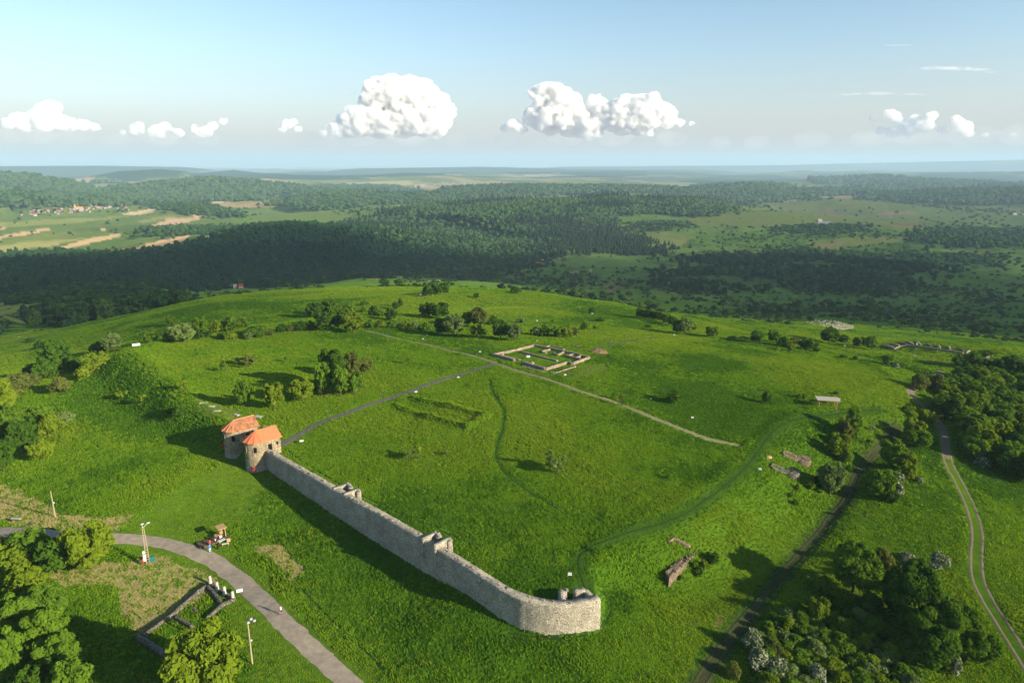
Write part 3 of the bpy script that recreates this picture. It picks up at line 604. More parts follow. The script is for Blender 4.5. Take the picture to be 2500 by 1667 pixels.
row([(2345,898,36,36,'round','d'),(2376,900,40,40,'round','d'),(2412,868,16,40,'shrub','d'),(2408,904,28,30,'round','d'),(2436,908,36,36,'round','d'),(2462,912,42,42,'round','d'),(2492,916,44,44,'round','d'),(2475,884,20,30,'shrub','d')],
    'in the dark row beside the round ruin', 'dark trees beside the round ruin')
# ---- right of the fort bank
row([(2245,952,52,50,'shrub','o'),(2285,955,48,50,'shrub','o'),(2225,1000,14,22,'shrub','y'),(2211,1004,14,24,'shrub','g'),(2262,1036,38,36,'round','y'),(2229,1072,58,48,'round','y'),(2218,1090,46,40,'round','g'),(2250,1090,40,44,'round','g'),(2175,1138,72,64,'round','g'),(2210,1150,52,50,'round','y'),(2195,1180,34,28,'shrub','w'),(2215,1172,50,36,'round','y'),(2148,1212,72,70,'round','g'),(2120,1210,50,46,'round','g'),(2172,1225,44,40,'shrub','d'),(2190,1208,40,34,'shrub','w'),(2244,1178,20,22,'shrub','w')],
    'down the tree line left of the track', 'tree line left of the dirt track')
row([(2080,1072,78,40,'column','g'),(2058,1078,62,42,'round','o'),(2036,1085,34,40,'shrub','d'),(2046,1118,66,48,'round','y'),(2064,1130,44,36,'shrub','g'),(2122,1088,26,16,'sparse','y'),(2020,1106,26,16,'sparse','y'),(2026,1206,84,64,'round','p'),(1998,1188,30,40,'shrub','d'),(1978,1192,28,26,'shrub','y'),(1948,1196,20,18,'shrub','y'),(1932,1212,14,18,'shrub','g'),(2110,1262,24,16,'sparse','y'),(2125,1052,20,14,'sparse','w'),(2072,1148,18,14,'shrub','g')],
    'down the slope below the shelter', 'trees on the slope below the shelter')
row([(1738,1378,36,32,'round','d'),(1718,1388,28,22,'shrub','y'),(1706,1402,24,28,'shrub','d'),(1695,1385,20,20,'shrub','g'),(1662,1415,16,16,'shrub','g'),(1940,1232,16,18,'shrub','d')], 'beside the low brown ruin on the right bank', 'bushes at the brown ruin')
# ---- wood at the lower right
row([(1996,1440,62,58,'shrub','g'),(2081,1445,130,114,'round','g'),(2150,1390,66,60,'shrub','o'),(2214,1378,44,40,'shrub','w'),(2292,1388,58,50,'shrub','w'),(2180,1440,70,60,'shrub','d'),(2238,1448,90,84,'round','d'),(2230,1545,160,128,'round','d'),(2190,1500,90,80,'round','d'),(2272,1592,150,120,'round','g'),(2262,1630,120,110,'round','d'),(2330,1560,100,84,'round','d'),(2358,1612,110,96,'round','g'),(2392,1620,84,76,'round','d'),(2326,1640,56,46,'shrub','w'),(1996,1520,72,48,'round','y'),(2120,1500,70,66,'shrub','d')],
    'from the top in the lower right wood', 'wood at the lower right')
row([(1836,1588,66,56,'shrub','w'),(1884,1600,58,46,'shrub','o'),(1918,1575,42,48,'shrub','p'),(1850,1632,64,58,'shrub','w'),(1892,1645,60,54,'shrub','w'),(1992,1660,60,54,'shrub','w'),(1790,1650,44,44,'shrub','o'),(2132,1640,40,36,'shrub','p'),(1940,1500,44,46,'shrub','g'),(1920,1540,44,44,'shrub','y'),(1960,1548,44,52,'shrub','g'),(2010,1570,40,50,'shrub','g'),(2050,1540,44,54,'shrub','g'),(2060,1600,44,54,'shrub','g'),(1950,1620,46,54,'shrub','g'),(2110,1580,40,50,'shrub','y'),(2170,1600,44,54,'shrub','y'),(2030,1640,46,56,'shrub','y'),(2200,1655,44,60,'shrub','g'),(2100,1665,46,56,'shrub','g')],
    'in the thicket on the bottom edge', 'thicket on the bottom edge')
TH = np.array([hit(*p)[:2] for p in [(1800,1690),(1850,1560),(1930,1490),(2010,1460),(2130,1480),(2170,1560),(2230,1640),(2260,1690)]]); done = []
for t in range(3000):
    a, b = rng.uniform(TH[:, 0].min(), TH[:, 0].max()), rng.uniform(TH[:, 1].min(), TH[:, 1].max())
    if not inpoly(np.array([a]), np.array([b]), TH)[0] or any((a-c_)**2+(b-d_)**2 < 3.4 for c_, d_ in done): continue
    done.append((a, b)); h = rng.uniform(1.4, 3.0); plant(a, b, h, h*rng.uniform(1.1, 1.5), 'shrub', rng.choice(['g', 'y', 'g', 'd', 'p']), 'low green bush in the dense thicket on the bottom edge, right', 'dense low thicket at the bottom right')
    if len(done) >= 80: break
# ---- lower left
row([(10,1385,80,70,'round','y'),(73,1378,92,90,'round','g'),(142,1398,92,86,'round','d'),(223,1388,128,112,'round','y')], 'from the left before the road bend', 'trees in front of the road bend')
row([(30,1420,80,90,'round','y'),(70,1470,90,90,'round','y'),(60,1545,120,100,'round','g'),(115,1530,110,96,'round','g'),(118,1600,120,110,'round','g'),(150,1650,110,100,'round','g'),(20,1660,140,96,'round','g'),(180,1700,100,100,'round','g'),(-20,1560,110,90,'round','d'),(90,1705,90,90,'round','d')],
    'from the top in the lower left belt', 'tree belt at the lower left')
px_plant(512,1712,205,176,'round','y','big yellow-green tree in front of the small ruin with columns')
row([(362,1640,34,14,'sparse','g'),(352,1672,40,20,'sparse','y')], 'in the tall grass below the left ruin', 'saplings below the left ruin')
# grove right of the dirt track: crowns nobody can tell apart
GROVE = [(2300,955),(2345,935),(2400,925),(2520,950),(2540,1190),(2500,1185),(2420,1150),(2360,1115),(2330,1060),(2300,1020)]
GP = np.array([hit(*p)[:2] for p in GROVE]); k = 0; done = []
row([(2404,962,44,34,'column','g'),(2449,966,38,46,'round','d'),(2312,985,34,40,'round','d'),(2350,1012,56,56,'round','g'),(2368,1070,72,66,'round','g'),(2392,1110,80,72,'round','y'),(2398,1138,30,34,'shrub','w'),(2470,1010,48,60,'round','g'),(2490,1150,60,56,'round','g')], 'from the top in the right grove', 'crowns standing out of the right grove')
for t in range(4000):
    a, b = rng.uniform(GP[:, 0].min(), GP[:, 0].max()), rng.uniform(GP[:, 1].min(), GP[:, 1].max())
    if not inpoly(np.array([a]), np.array([b]), GP)[0] or any((a-c)**2+(b-d)**2 < 26 for c, d in done): continue
    done.append((a, b)); h = rng.uniform(5, 9)
    plant(a, b, h, h*rng.uniform(.85, 1.1), 'round', rng.choice(['g', 'd', 'd', 'g', 'y']), 'green crown in the dense grove right of the dirt track', 'dense grove right of the track')
    if len(done) >= 62: break

# ------------------------------------------------------------------ scatter (stuff): one object of points with real crowns or tufts on them
def scatter(name, pts, scl, pick, protos, label, kind='stuff', rot=None, tilt=None):
    me = bpy.data.meshes.new(name); me.vertices.add(len(pts)); me.vertices.foreach_set('co', np.asarray(pts, np.float32).ravel())
    for nm, ty, dat in (('scl', 'FLOAT_VECTOR', np.asarray(scl, np.float32)), ('pick', 'INT', np.asarray(pick, np.int32)), ('rot', 'FLOAT_VECTOR', None)):
        a = me.attributes.new(nm, ty, 'POINT')
        if nm == 'rot':
            r_ = np.zeros((len(pts), 3), np.float32); r_[:, 2] = rng.random(len(pts))*6.283 if rot is None else rot
            if tilt is not None: r_[:, :2] = tilt
            a.data.foreach_set('vector', r_.ravel())
        elif ty == 'INT': a.data.foreach_set('value', dat)
        else: a.data.foreach_set('vector', dat.ravel())
    o = link(name, me); tag(o, label, None, None, kind)
    ng = bpy.data.node_groups.new(name, 'GeometryNodeTree'); ng.interface.new_socket('Geometry', in_out='INPUT', socket_type='NodeSocketGeometry'); ng.interface.new_socket('Geometry', in_out='OUTPUT', socket_type='NodeSocketGeometry')
    N, Lk = ng.nodes, ng.links; gi = N.new('NodeGroupInput'); go = N.new('NodeGroupOutput'); jn = N.new('GeometryNodeJoinGeometry')
    def attr(nm, ty):
        q = N.new('GeometryNodeInputNamedAttribute'); q.data_type = ty; q.inputs['Name'].default_value = nm; return q.outputs[0]
    sc_, rt_, pk_ = attr('scl', 'FLOAT_VECTOR'), attr('rot', 'FLOAT_VECTOR'), attr('pick', 'INT')
    for k, p in enumerate(protos):
        oi = N.new('GeometryNodeObjectInfo'); oi.inputs['Object'].default_value = p; oi.inputs['As Instance'].default_value = False
        ip = N.new('GeometryNodeInstanceOnPoints'); cmp_ = N.new('FunctionNodeCompare'); cmp_.data_type = 'INT'; cmp_.operation = 'EQUAL'
        Lk.new(pk_, cmp_.inputs[2]); cmp_.inputs[3].default_value = k
        Lk.new(gi.outputs[0], ip.inputs['Points']); Lk.new(cmp_.outputs[0], ip.inputs['Selection']); Lk.new(oi.outputs['Geometry'], ip.inputs['Instance'])
        Lk.new(rt_, ip.inputs['Rotation']); Lk.new(sc_, ip.inputs['Scale']); Lk.new(ip.outputs[0], jn.inputs[0])
    Lk.new(jn.outputs[0], go.inputs[0]); md = o.modifiers.new('scatter', 'NODES'); md.node_group = ng
    return o
def proto(name, me, m=None):
    if m: me.materials.clear(); me.materials.append(m)
    return bpy.data.objects.new(name, me)
def small_crown(kind, nq, size, seed, m):
    v, f = leaf_cloud(lobes_for(kind, seed), nq, size, seed, up=.35); return proto('crown form', mesh_np('crown form', v, f, [m]))
def blob(seed, m, cone=False):                         # lumpy closed crown for woods a kilometre and more away
    bm = bmesh.new(); bmesh.ops.create_icosphere(bm, subdivisions=2, radius=.5); g = np.random.default_rng(seed); off = g.random(3)*50
    from mathutils import noise
    for v in bm.verts:
        d = 1+.55*noise.noise(v.co*4.2+Vector(off)); v.co = v.co*d; v.co.z = v.co.z*1.0+.42
        if cone: s = max(.05, 1.05-v.co.z); v.co.x *= s; v.co.y *= s; v.co.z *= 1.35
    me = bpy.data.meshes.new('crown form'); bm.to_mesh(me); bm.free(); me.materials.append(m); return bpy.data.objects.new('crown form', me)
FP = [blob(1, LEAF['f']), blob(2, LEAF['f']), blob(3, LEAF['b']), blob(4, LEAF['s'], True), small_crown('round', 150, .12, 5, LEAF['f']), small_crown('round', 150, .12, 8, LEAF['b']), small_crown('round', 150, .12, 5, LEAF['k']), blob(6, LEAF['k']), blob(7, LEAF['m'])]
# candidates over the wooded country, spacing growing with distance
cand = []
r = 520.0
while r < 7600:
    s = max(6.0, r/275); nn = int(1.5*r/s); a = -.75+(np.arange(nn)+rng.random(nn))/nn*1.5; q = r+rng.random(nn)*s
    cand.append(np.c_[np.sin(a)*q, np.cos(a)*q, np.full(nn, s)]); r += s
cand = np.concatenate(cand); czz = ground(cand[:, 0], cand[:, 1]); cx_, cy_, _d = project(cand[:, 0], cand[:, 1], czz); cR = np.hypot(cand[:, 0], cand[:, 1])
used = np.zeros(len(cand), bool)
bad = np.zeros(len(cand), bool)
for poly, c_ in FIELDS[3:]: bad |= inpoly(cx_, cy_, poly) & (cR < 12000) & (cR > 900)
LAB = dict(slope_wood='scrubby wood on the slope left of the hill', left_ridge_forest='dark broadleaf forest covering the ridge behind the hill', spur_grove='small dark wood on the spur right of the left ridge', central_ridge_forest='mixed forest covering the broad central ridge',
  plateau_forest='forest on the plateau behind the central ridge', right_valley_wood='dark wood in the valley right of the hill', far_right_wood='dark wood strip near the right edge of the valley', village_hill_forest='forest on the hills around the left village',
  plain_copse='dark copse between the strip fields', right_far_forest='forest on the far hills to the right', valley_hedge_wood='hedge wood winding through the bright valley pasture')
NM = dict(central_ridge_forest='forest', plateau_forest='forest', left_ridge_forest='forest')
groups_ = {}
for n_, p, a, b, k in FPOLY:
    m_ = inpoly(cx_, cy_, p) & (cR > a) & (cR < b) & ~used & ~(bad & (cR > 2400)); used |= m_; groups_.setdefault(n_, []).append((np.where(m_)[0], k))
def forest_obj(name, idx, look, label):
    P_ = cand[idx].copy(); z_ = czz[idx]; s = P_[:, 2]; N_ = len(idx); u = rng.random(N_); st = fbm(P_[:, 0]/180, P_[:, 1]/180, 3)
    keep = np.ones(N_, bool)
    if look == 3: keep = fbm(P_[:, 0]/75, P_[:, 1]/75, 4) > .485
    if look == 1: keep = (u < .8) & (fbm(P_[:, 0]/45, P_[:, 1]/45, 3) > .40)
    pk = np.where(u < .4, 0, np.where(u < .75, 1, 2)) if look != 2 else np.where(u < .2, 0, np.where(u < .35, 1, 2)); near = np.hypot(P_[:, 0], P_[:, 1]) < 1500
    pk = np.where(near, np.where(u < .7, 4, 5), pk)
    pk = np.where((look == 2) & (st > .60) & (s < 10.5), 3, pk); pk = np.where((look == 2) & (st < .42) & (u < .5), 2, pk)
    if look == 4: pk = np.where(near, np.where(u < .86, 6, 4), np.where(u < .85, 7, 0))
    if look == 2: pk = np.where((pk == 2) & (u > .3), 8, pk)
    h = np.where(near, s*1.5, s*1.35)*(.5+1.0*rng.random(N_)**1.5)*np.where(pk == 3, 1.25, 1)*(0.62 if look == 1 else 1)
    w = s*1.5*(.7+.85*rng.random(N_)**2)*np.where(pk == 3, .8, 1)
    P_[:, 2] = z_-.5; P_[:, :2] += rng.normal(size=(N_, 2))*s[:, None]*.28
    scatter(name, P_[keep], np.c_[w, w, h][keep], pk[keep], FP, label)
for n_, parts in groups_.items():
    ix = np.concatenate([i for i, k in parts]); looks = {k for i, k in parts}
    for lk in looks: forest_obj('forest', np.concatenate([i for i, k in parts if k == lk]), lk, LAB[n_]+(' and its thin scrubby edge' if lk == 1 and len(looks) > 1 else ''))
rest = ~used & ~bad & (cR > 4200) & ((((czz+cR**2/(2*6371000*1.15)) > -62) & (fbm(cand[:, 0]/1500, cand[:, 1]/1500, 3) > .40)) | (fbm(cand[:, 0]/1300+20, cand[:, 1]/1300, 4) > .56))
forest_obj('distant_forest', np.where(rest)[0], 2, 'scattered far woods fading into the haze'); used |= rest
# scrub and hedges over the open valley
n1 = fbm(cand[:, 0]/55, cand[:, 1]/55, 4); n2 = fbm(cand[:, 0]/260+8, cand[:, 1]/260, 3); hed = np.abs(fbm(cand[:, 0]/210+3, cand[:, 1]/210, 2)-.5)
valley = (cy_ > 470) & (cy_ < 830) & ~used & (cR > 540) & (cR < 4200)
rgt = np.where(cx_ > 1000, 1.0, .35)
prob = np.where(n1*.75+n2*.35 > .645, .45, .016)*rgt+np.where((hed < .009) & (n2 > .42), .5, 0)
CLEAR = [[(-20,525),(560,520),(600,578),(430,604),(300,628),(-20,630)],[(1925,774),(2110,774),(2240,812),(1985,818)],[(1230,628),(1600,626),(1650,648),(1450,668),(1250,662)],[(2150,655),(2520,650),(2520,690),(2250,692)],[(2000,722),(2360,715),(2360,742),(2000,748)],[(1480,722),(1730,745),(1650,762),(1500,742)],[(740,690),(900,668),(1000,690),(800,714)],[(1700,700),(1900,705),(1960,722),(1720,722)],[(1560,580),(1640,560),(1760,600),(1640,622)]]
clear = np.zeros(len(cand), bool)
for p in CLEAR: clear |= inpoly(cx_, cy_, p) & (rng.random(len(cand)) < .93)
sc_m = valley & ~clear & ((rng.random(len(cand)) < prob*np.where(bad, .06, 1)))
ix = np.where(sc_m)[0]; P_ = cand[ix].copy(); s = P_[:, 2]; h = s*(.35+.75*rng.random(len(ix))**1.6); P_[:, 2] = czz[ix]-.2; P_[:, :2] += rng.normal(size=(len(ix), 2))*s[:, None]*.4
SP_ = [small_crown('shrub', 110, .13, 21, LEAF['b']), small_crown('shrub', 110, .13, 22, LEAF['f']), small_crown('round', 120, .13, 23, LEAF['b']), small_crown('shrub', 90, .12, 24, LEAF['p'])]
scatter('scrub', P_, np.c_[h*1.25, h*1.25, h*1.05], rng.choice(4, len(ix), p=[.45, .33, .19, .03]), SP_, 'bushes and hedges scattered over the valley pastures')

n1b = fbm(cand[:, 0]/30+4, cand[:, 1]/30, 4); sm = (cy_ > 560) & (cy_ < 840) & ~used & (cR > 470) & (cR < 2000) & ~bad & (rng.random(len(cand)) < np.where(n1b*.6+n2*.5 > .61, .38, .03)) & ~clear
ix = np.where(sm)[0]; P_ = np.repeat(cand[ix], 2, 0); P_[:, :2] += rng.normal(size=(len(P_), 2))*P_[:, 2:3]*.6; hh_ = 1.0+2.4*rng.random(len(P_))**2; P_[:, 2] = ground(P_[:, 0], P_[:, 1])-.15
scatter('scrub', P_, np.c_[hh_*1.4, hh_*1.4, hh_], rng.choice(4, len(P_), p=[.5, .3, .14, .06]), SP_, 'low bushes dotted over the pastures beyond the hill')
# ------------------------------------------------------------------ roads and paths: strips draped on the ground
def smooth_line(P, step=.8):
    P = np.array(P, float); n = len(P); out = []
    for i in range(n-1):
        p0, p1, p2, p3 = P[max(i-1, 0)], P[i], P[i+1], P[min(i+2, n-1)]; k = max(2, int(np.linalg.norm(p2-p1)/step))
        for t in np.linspace(0, 1, k, endpoint=False):
            out.append(.5*((2*p1)+(-p0+p2)*t+(2*p0-5*p1+4*p2-p3)*t*t+(-p0+3*p1-3*p2+p3)*t**3))
    out.append(P[-1]); return np.array(out)
LINES = []                                             # (points, half width) kept clear of tall grass
def world_line(px): return smooth_line([hit(*p)[:2] for p in px])
def strip(L, hw, off=0.0, nx=5, ragged=.18, lift=.05, seed=0):
    d = np.gradient(L, axis=0); d /= np.linalg.norm(d, axis=1)[:, None]+1e-9; nrm = np.c_[-d[:, 1], d[:, 0]]
    cols = np.linspace(-1, 1, nx); e = 1+ragged*2*(fbm(L[:, 0]*.5+seed, L[:, 1]*.5, 3)-.5); e2 = 1+ragged*2*(fbm(L[:, 0]*.5+seed+30, L[:, 1]*.5, 3)-.5)
    V = []
    for c in cols: V.append(L+nrm*(off+hw*c*np.where(c > 0, e, e2))[:, None])
    V = np.stack(V, 1); z = ground(V[..., 0].ravel(), V[..., 1].ravel()).reshape(V.shape[:2])+lift
    z[:, 0] -= lift+.06; z[:, -1] -= lift+.06
    n = len(L); q = np.arange(n*nx).reshape(n, nx); F = np.stack([q[:-1, :-1], q[:-1, 1:], q[1:, 1:], q[1:, :-1]], -1).reshape(-1, 4)[:, ::-1]
    return np.c_[V.reshape(-1, 2), z.ravel()], F
def road(name, px, hw, m, label, strips=((0, 1),), keep=None, **k):
    L = world_line(px); LINES.append((L, hw if keep is None else keep)); vs, fs, o = [], [], 0
    for off, f in strips:
        v, q = strip(L, hw*f, off, seed=len(LINES)*5+off, **k); vs.append(v); fs.append(q+o); o += len(v)
    ob = link(name, mesh_np(name, np.concatenate(vs), np.concatenate(fs), [m], True)); return tag(ob, label, kind='structure')
GRAVEL = simple_mat('road gravel', (.285, .24, .185), .95, .25, .9, .5, 9.0, (.215, .18, .145))
COBBLE = simple_mat('grey cobbles', (.135, .125, .098), .9, .4, 2.2, .9, 3.2, (.06, .065, .045))
DIRT = simple_mat('track dirt', (.14, .112, .08), .95, .35, 1.1, .5, 7.0, (.13, .105, .075))
TAN = simple_mat('tan path gravel', (.22, .19, .115), .95, .35, 1.6, .5, 8.0, (.10, .115, .045))
MUD = simple_mat('dark mud', (.050, .046, .028), .9, .35, 1.5, .5, 7.0, (.026, .038, .014))
TROD = simple_mat('trodden grass', (.022, .046, .010), .95, .3, 2.0, .4, 6.0, (.015, .032, .008))
road('gravel_road', [(-80,1296),(0,1297),(60,1300),(130,1306),(270,1312),(330,1315),(400,1326),(470,1346),(530,1374),(590,1420),(650,1475),(710,1535),(770,1592),(840,1655),(900,1715)], 2.25, GRAVEL, 'pale gravel road curving round the lower left', keep=2.3)
road('stone_path', [(672,1094),(690,1084),(740,1054),(800,1024),(860,1003),(930,978),(1000,955),(1080,926),(1150,905),(1215,888)], 1.55, COBBLE, 'dark cobbled path from the gate to the ruin field', keep=1.6)
road('cross_path', [(892,806),(940,818),(1000,832),(1060,845),(1120,860),(1170,872),(1230,893),(1290,912),(1350,930),(1420,955),(1500,982),(1580,1013),(1660,1045),(1720,1068),(1808,1087)], 1.25, TAN, 'tan gravel path crossing in front of the ruin field', keep=1.3, ragged=.4)
road('faint_path', [(1452,848),(1490,841),(1530,834),(1570,828),(1600,824)], 1.3, COBBLE, 'grey path leading away behind the ruin field', ragged=.5)
road('dirt_track', [(2300,905),(2245,938),(2222,955),(2240,978),(2272,1006),(2300,1045),(2309,1090),(2316,1130),(2345,1185),(2370,1240),(2385,1300),(2383,1360),(2387,1412),(2412,1466),(2452,1530),(2500,1606),(2550,1690)], .5, DIRT, 'two-rut dirt track winding down the right side', ((-.95, .9), (.95, .85)), keep=1.7, nx=4)
road('dirt_track', [(2300,905),(2245,938),(2222,955),(2240,978),(2272,1006),(2300,1045),(2309,1090),(2314,1120)], 1.2, DIRT, 'bare upper stretch of the dirt track', keep=1.7, lift=.04)
road('muddy_track', [(2190,1040),(2160,1080),(2125,1115),(2098,1150),(2080,1190),(2062,1228),(2030,1262),(2008,1295),(1960,1348),(1890,1425),(1812,1520),(1745,1610),(1700,1680)], .5, MUD, 'dark rutted mud track between the trees', ((-.8, .8), (.8, .8)), keep=.6, nx=4, ragged=.45)
road('old_track', [(2200,906),(2170,898),(2130,885),(2090,872)], .8, TAN, 'worn stone footing along the far bank', keep=1)
for px, hw, lb in [([(1448,1462),(1425,1425),(1412,1385),(1418,1352),(1455,1328),(1530,1300),(1620,1276),(1700,1236),(1770,1186),(1830,1130),(1872,1072),(1905,1038),(1960,1020),(2060,1008),(2150,1000)], .45, 'dark trodden path along the right edge of the platform'),
   ([(1240,1545),(1310,1555),(1380,1557),(1440,1538),(1480,1512),(1494,1482),(1482,1455),(1455,1432)], .55, 'dark trodden loop round the wall corner'), ([(1428,1548),(1420,1600),(1412,1690)], .35, 'narrow trodden line below the wall corner'),
   ([(705,1100),(770,1145),(850,1190),(960,1245),(1100,1305),(1200,1352),(1310,1398)], .5, 'trodden line along the inside of the wall'), ([(1198,925),(1200,945),(1215,975),(1232,1002),(1229,1040),(1216,1080),(1212,1115),(1232,1152),(1300,1205),(1360,1240)], .3, 'winding trodden trail through the meadow'),
   ([(740,1440),(800,1503),(900,1595),(975,1680)], .45, 'trodden edge between verge and tall grass'), ([(315,865),(350,890),(390,935),(440,985),(500,1030)], .4, 'narrow trail along the left platform edge'), ([(358,862),(372,880),(420,905),(470,925)], .3, 'faint trail near the white board'),
   ([(352,1128),(362,1160),(372,1200)], .4, 'short trail down the left bank'), ([(2160,1280),(2140,1275),(2100,1250)], .4, 'short dark rut on the right meadow')]:
    road('trodden_path', px, hw*.9, TROD, lb, keep=hw*.74, lift=.03, ragged=.8, nx=4)

# ------------------------------------------------------------------ grass tufts
GM = [leaf_mat('meadow grass', (.140, .265, .013), .46, .28), leaf_mat('yellowing grass', (.185, .285, .018), .46, .28), leaf_mat('rank and shade green grass', (.072, .172, .011), .42, .28), leaf_mat('cut hay', (.30, .275, .115), .3, .35, (1.05, 1, .8))]  # third tone is rank grass, and also painted shade before the wall
def tuft(seed, m, lean=.35, nb=9, flat=1.0):
    g = np.random.default_rng(seed); V, F = [], []
    for i in range(nb):
        a = g.random()*6.283; r_ = .34*math.sqrt(g.random()); b = np.array([math.cos(a)*r_, math.sin(a)*r_, -.08]); h = (.55+.5*g.random())*flat; d = g.random()*6.283; ln = lean*(.4+g.random())
        t = b+np.array([math.cos(d)*ln*.4+lean*.5, math.sin(d)*ln*.4, h]); w = (.055+.05*g.random()); s = np.array([-math.sin(d+.6), math.cos(d+.6), 0])*w; mid = b*.45+t*.55+np.array([0, 0, .10*flat])
        k = len(V); V += [b-s, b+s, mid+s*.8, mid-s*.8, t]; F += [(k, k+1, k+2, k+3), (k+3, k+2, k+4, k+4)]
    me = bpy.data.meshes.new('tuft form'); me.from_pydata([tuple(v) for v in V], [], [tuple(dict.fromkeys(f)) for f in F]); me.materials.append(m); return bpy.data.objects.new('tuft form', me)
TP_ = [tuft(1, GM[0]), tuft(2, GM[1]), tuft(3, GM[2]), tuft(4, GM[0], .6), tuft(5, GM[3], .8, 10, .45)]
gp = []
r = 70.0
while r < 580:
    s = .42*(1+(r/135)**2)**.5; nn = int(1.48*r/s); a = -.74+(np.arange(nn)+rng.random(nn))/nn*1.48; q = r+rng.random(nn)*s
    gp.append(np.c_[np.sin(a)*q, np.cos(a)*q, np.full(nn, s)]); r += s
gp = np.concatenate(gp); gzz = ground(gp[:, 0], gp[:, 1]); gx, gy, _d = project(gp[:, 0], gp[:, 1], gzz)
keep = (gy < 1720) & (gx > -60) & (gx < 2560)
for L, hw in LINES:
    lo, hi = L.min(0)-hw, L.max(0)+hw; m_ = keep & (gp[:, 0] > lo[0]) & (gp[:, 0] < hi[0]) & (gp[:, 1] > lo[1]) & (gp[:, 1] < hi[1]); ix = np.where(m_)[0]
    for i in range(0, len(ix), 4000):
        k = ix[i:i+4000]; d = ((gp[k, None, :2]-L[None])**2).sum(2).min(1); keep[k[d < hw*hw]] = False
BARE = [[(1268,855),(1304,846),(1438,876),(1332,908),(1201,869),(1256,856)]]
wj = (fbm(gp[:, 0]/5, gp[:, 1]/5, 3)-.5)*3.5
gnx, gny, _ = project(gp[:, 0]+wj, gp[:, 1]+wj, gzz)
hay = np.zeros(len(gp), bool); mown = inpoly(gnx, gny, MOWN) | inpoly(gnx, gny, [(470,990),(560,985),(660,1050),(700,1085),(620,1065),(540,1010),(500,1020)]) | inpoly(gnx, gny, [(1405,888),(1475,890),(1497,897),(1440,918),(1385,925),(1360,905)])
for p in HAY: hay |= inpoly(gnx, gny, p)
for p in BARE: mown |= inpoly(gx, gy, p)
def near_tower(x, y):
    d = np.c_[x, y]-G0; a, b = d@GA, d@GB; return ((a > -14.2) & (a < 2.9) & (b > -.2) & (b < 9.2))
keep &= ~near_tower(gp[:, 0], gp[:, 1])
sdw = np.full(len(gp), 99.0); q = np.hypot(gp[:, 0]+25, gp[:, 1]-120) < 80
for a, b in zip(WALLP[:-1], WALLP[1:]):
    d = b-a; t = np.clip(((gp[q, 0]-a[0])*d[0]+(gp[q, 1]-a[1])*d[1])/(d@d), 0, 1); sdw[q] = np.minimum(sdw[q], np.hypot(gp[q, 0]-a[0]-t*d[0], gp[q, 1]-a[1]-t*d[1]))
keep &= sdw > .75
n1 = fbm(gp[:, 0]/14, gp[:, 1]/14, 4); n2 = fbm(gp[:, 0]/3.2+9, gp[:, 1]/3.2, 3); n3 = fbm(gp[:, 0]/55+3, gp[:, 1]/55, 3); u = rng.random(len(gp))
pk = np.where(u < .5, 0, 3); jx_, jy_, _ = project(gp[:, 0]+rng.normal(size=len(gp))*2.6, gp[:, 1]+rng.normal(size=len(gp))*2.6, gzz)
bank_ = inpoly(jx_, jy_, [(310,860),(450,975),(530,1035),(520,1080),(330,1080),(120,1000),(200,900)])
crest = inpoly(gx, gy, [(1480,830),(1720,822),(1950,870),(2170,925),(2080,965),(1900,925),(1700,890),(1530,862)]) | inpoly(gx, gy, [(620,740),(1000,725),(1350,728),(1500,790),(1300,770),(1000,760),(700,775)])
pk = np.where((n1*.45+n3*.75+u*.2+.10*crest > .79), 1, pk); pk = np.where((n1*.5+n3*.6+u*.15 < .545), 2, pk); front_shade = inpoly(jx_, jy_, [(650,1165),(760,1235),(900,1320),(1000,1395),(1120,1470),(1290,1560),(1400,1580),(1420,1700),(1000,1700),(900,1600),(800,1510),(740,1440),(680,1380),(560,1250),(600,1180)]) | inpoly(jx_, jy_, [(430,1480),(540,1480),(620,1560),(720,1667),(720,1720),(200,1720),(130,1460),(240,1450),(320,1560)])
pk = np.where(bank_ & (u < .97), 2, pk); pk = np.where(front_shade & (u < .72), 2, pk); pk = np.where(hay & (u < .82), 4, pk)  # front zone: darker tufts put the slope's shade into the colour
hs = (.15+.30*np.clip((n2-.25)*1.7, 0, 1)**1.3)*(.75+.5*rng.random(len(gp)))*np.where(n1 > .62, 1.25, 1); bank = inpoly(gx, gy, [(300,850),(380,912),(450,967),(530,1030),(520,1080),(330,1080),(120,1000),(200,900)])
hs = hs*np.where(bank, 1.15, 1)
hs = np.where(mown & ~hay, .10, np.where(hay, .26, hs))
eb = np.zeros(len(gp))
for pl in EARTH:
    for a, b in zip(pl[:-1], pl[1:]):
        a = np.array(a); b = np.array(b); dd_ = b-a; t = np.clip(((gp[:, 0]-a[0])*dd_[0]+(gp[:, 1]-a[1])*dd_[1])/(dd_@dd_), 0, 1); eb = np.maximum(eb, np.exp(-((gp[:, 0]-a[0]-t*dd_[0])**2+(gp[:, 1]-a[1]-t*dd_[1])**2)/1.2))
hs = hs*(1+.5*eb)
for P, hw, c in SOFTW:
    ld = line_dist(gp[:, 0], gp[:, 1], P); w_ = np.exp(-(ld/hw)**2); hs = hs*(1-.75*w_); pk = np.where((w_ > .35) & (pk != 4), 2, pk); keep &= ~((w_ > .3) & (rng.random(len(gp)) < (w_*.85 if c[0] > .045 else w_*.35)))
keep &= ~(mown & (rng.random(len(gp)) < .35))
sz = gp[:, 2]/.46
rot_z = np.where(rng.random(len(gp)) < .6, 2.4+rng.normal(size=len(gp))*.5, rng.random(len(gp))*6.28)
P_ = np.c_[gp[:, :2], gzz]
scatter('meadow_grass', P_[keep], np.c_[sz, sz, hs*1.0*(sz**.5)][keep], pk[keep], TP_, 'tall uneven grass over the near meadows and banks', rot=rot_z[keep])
print('tufts', int(keep.sum()))
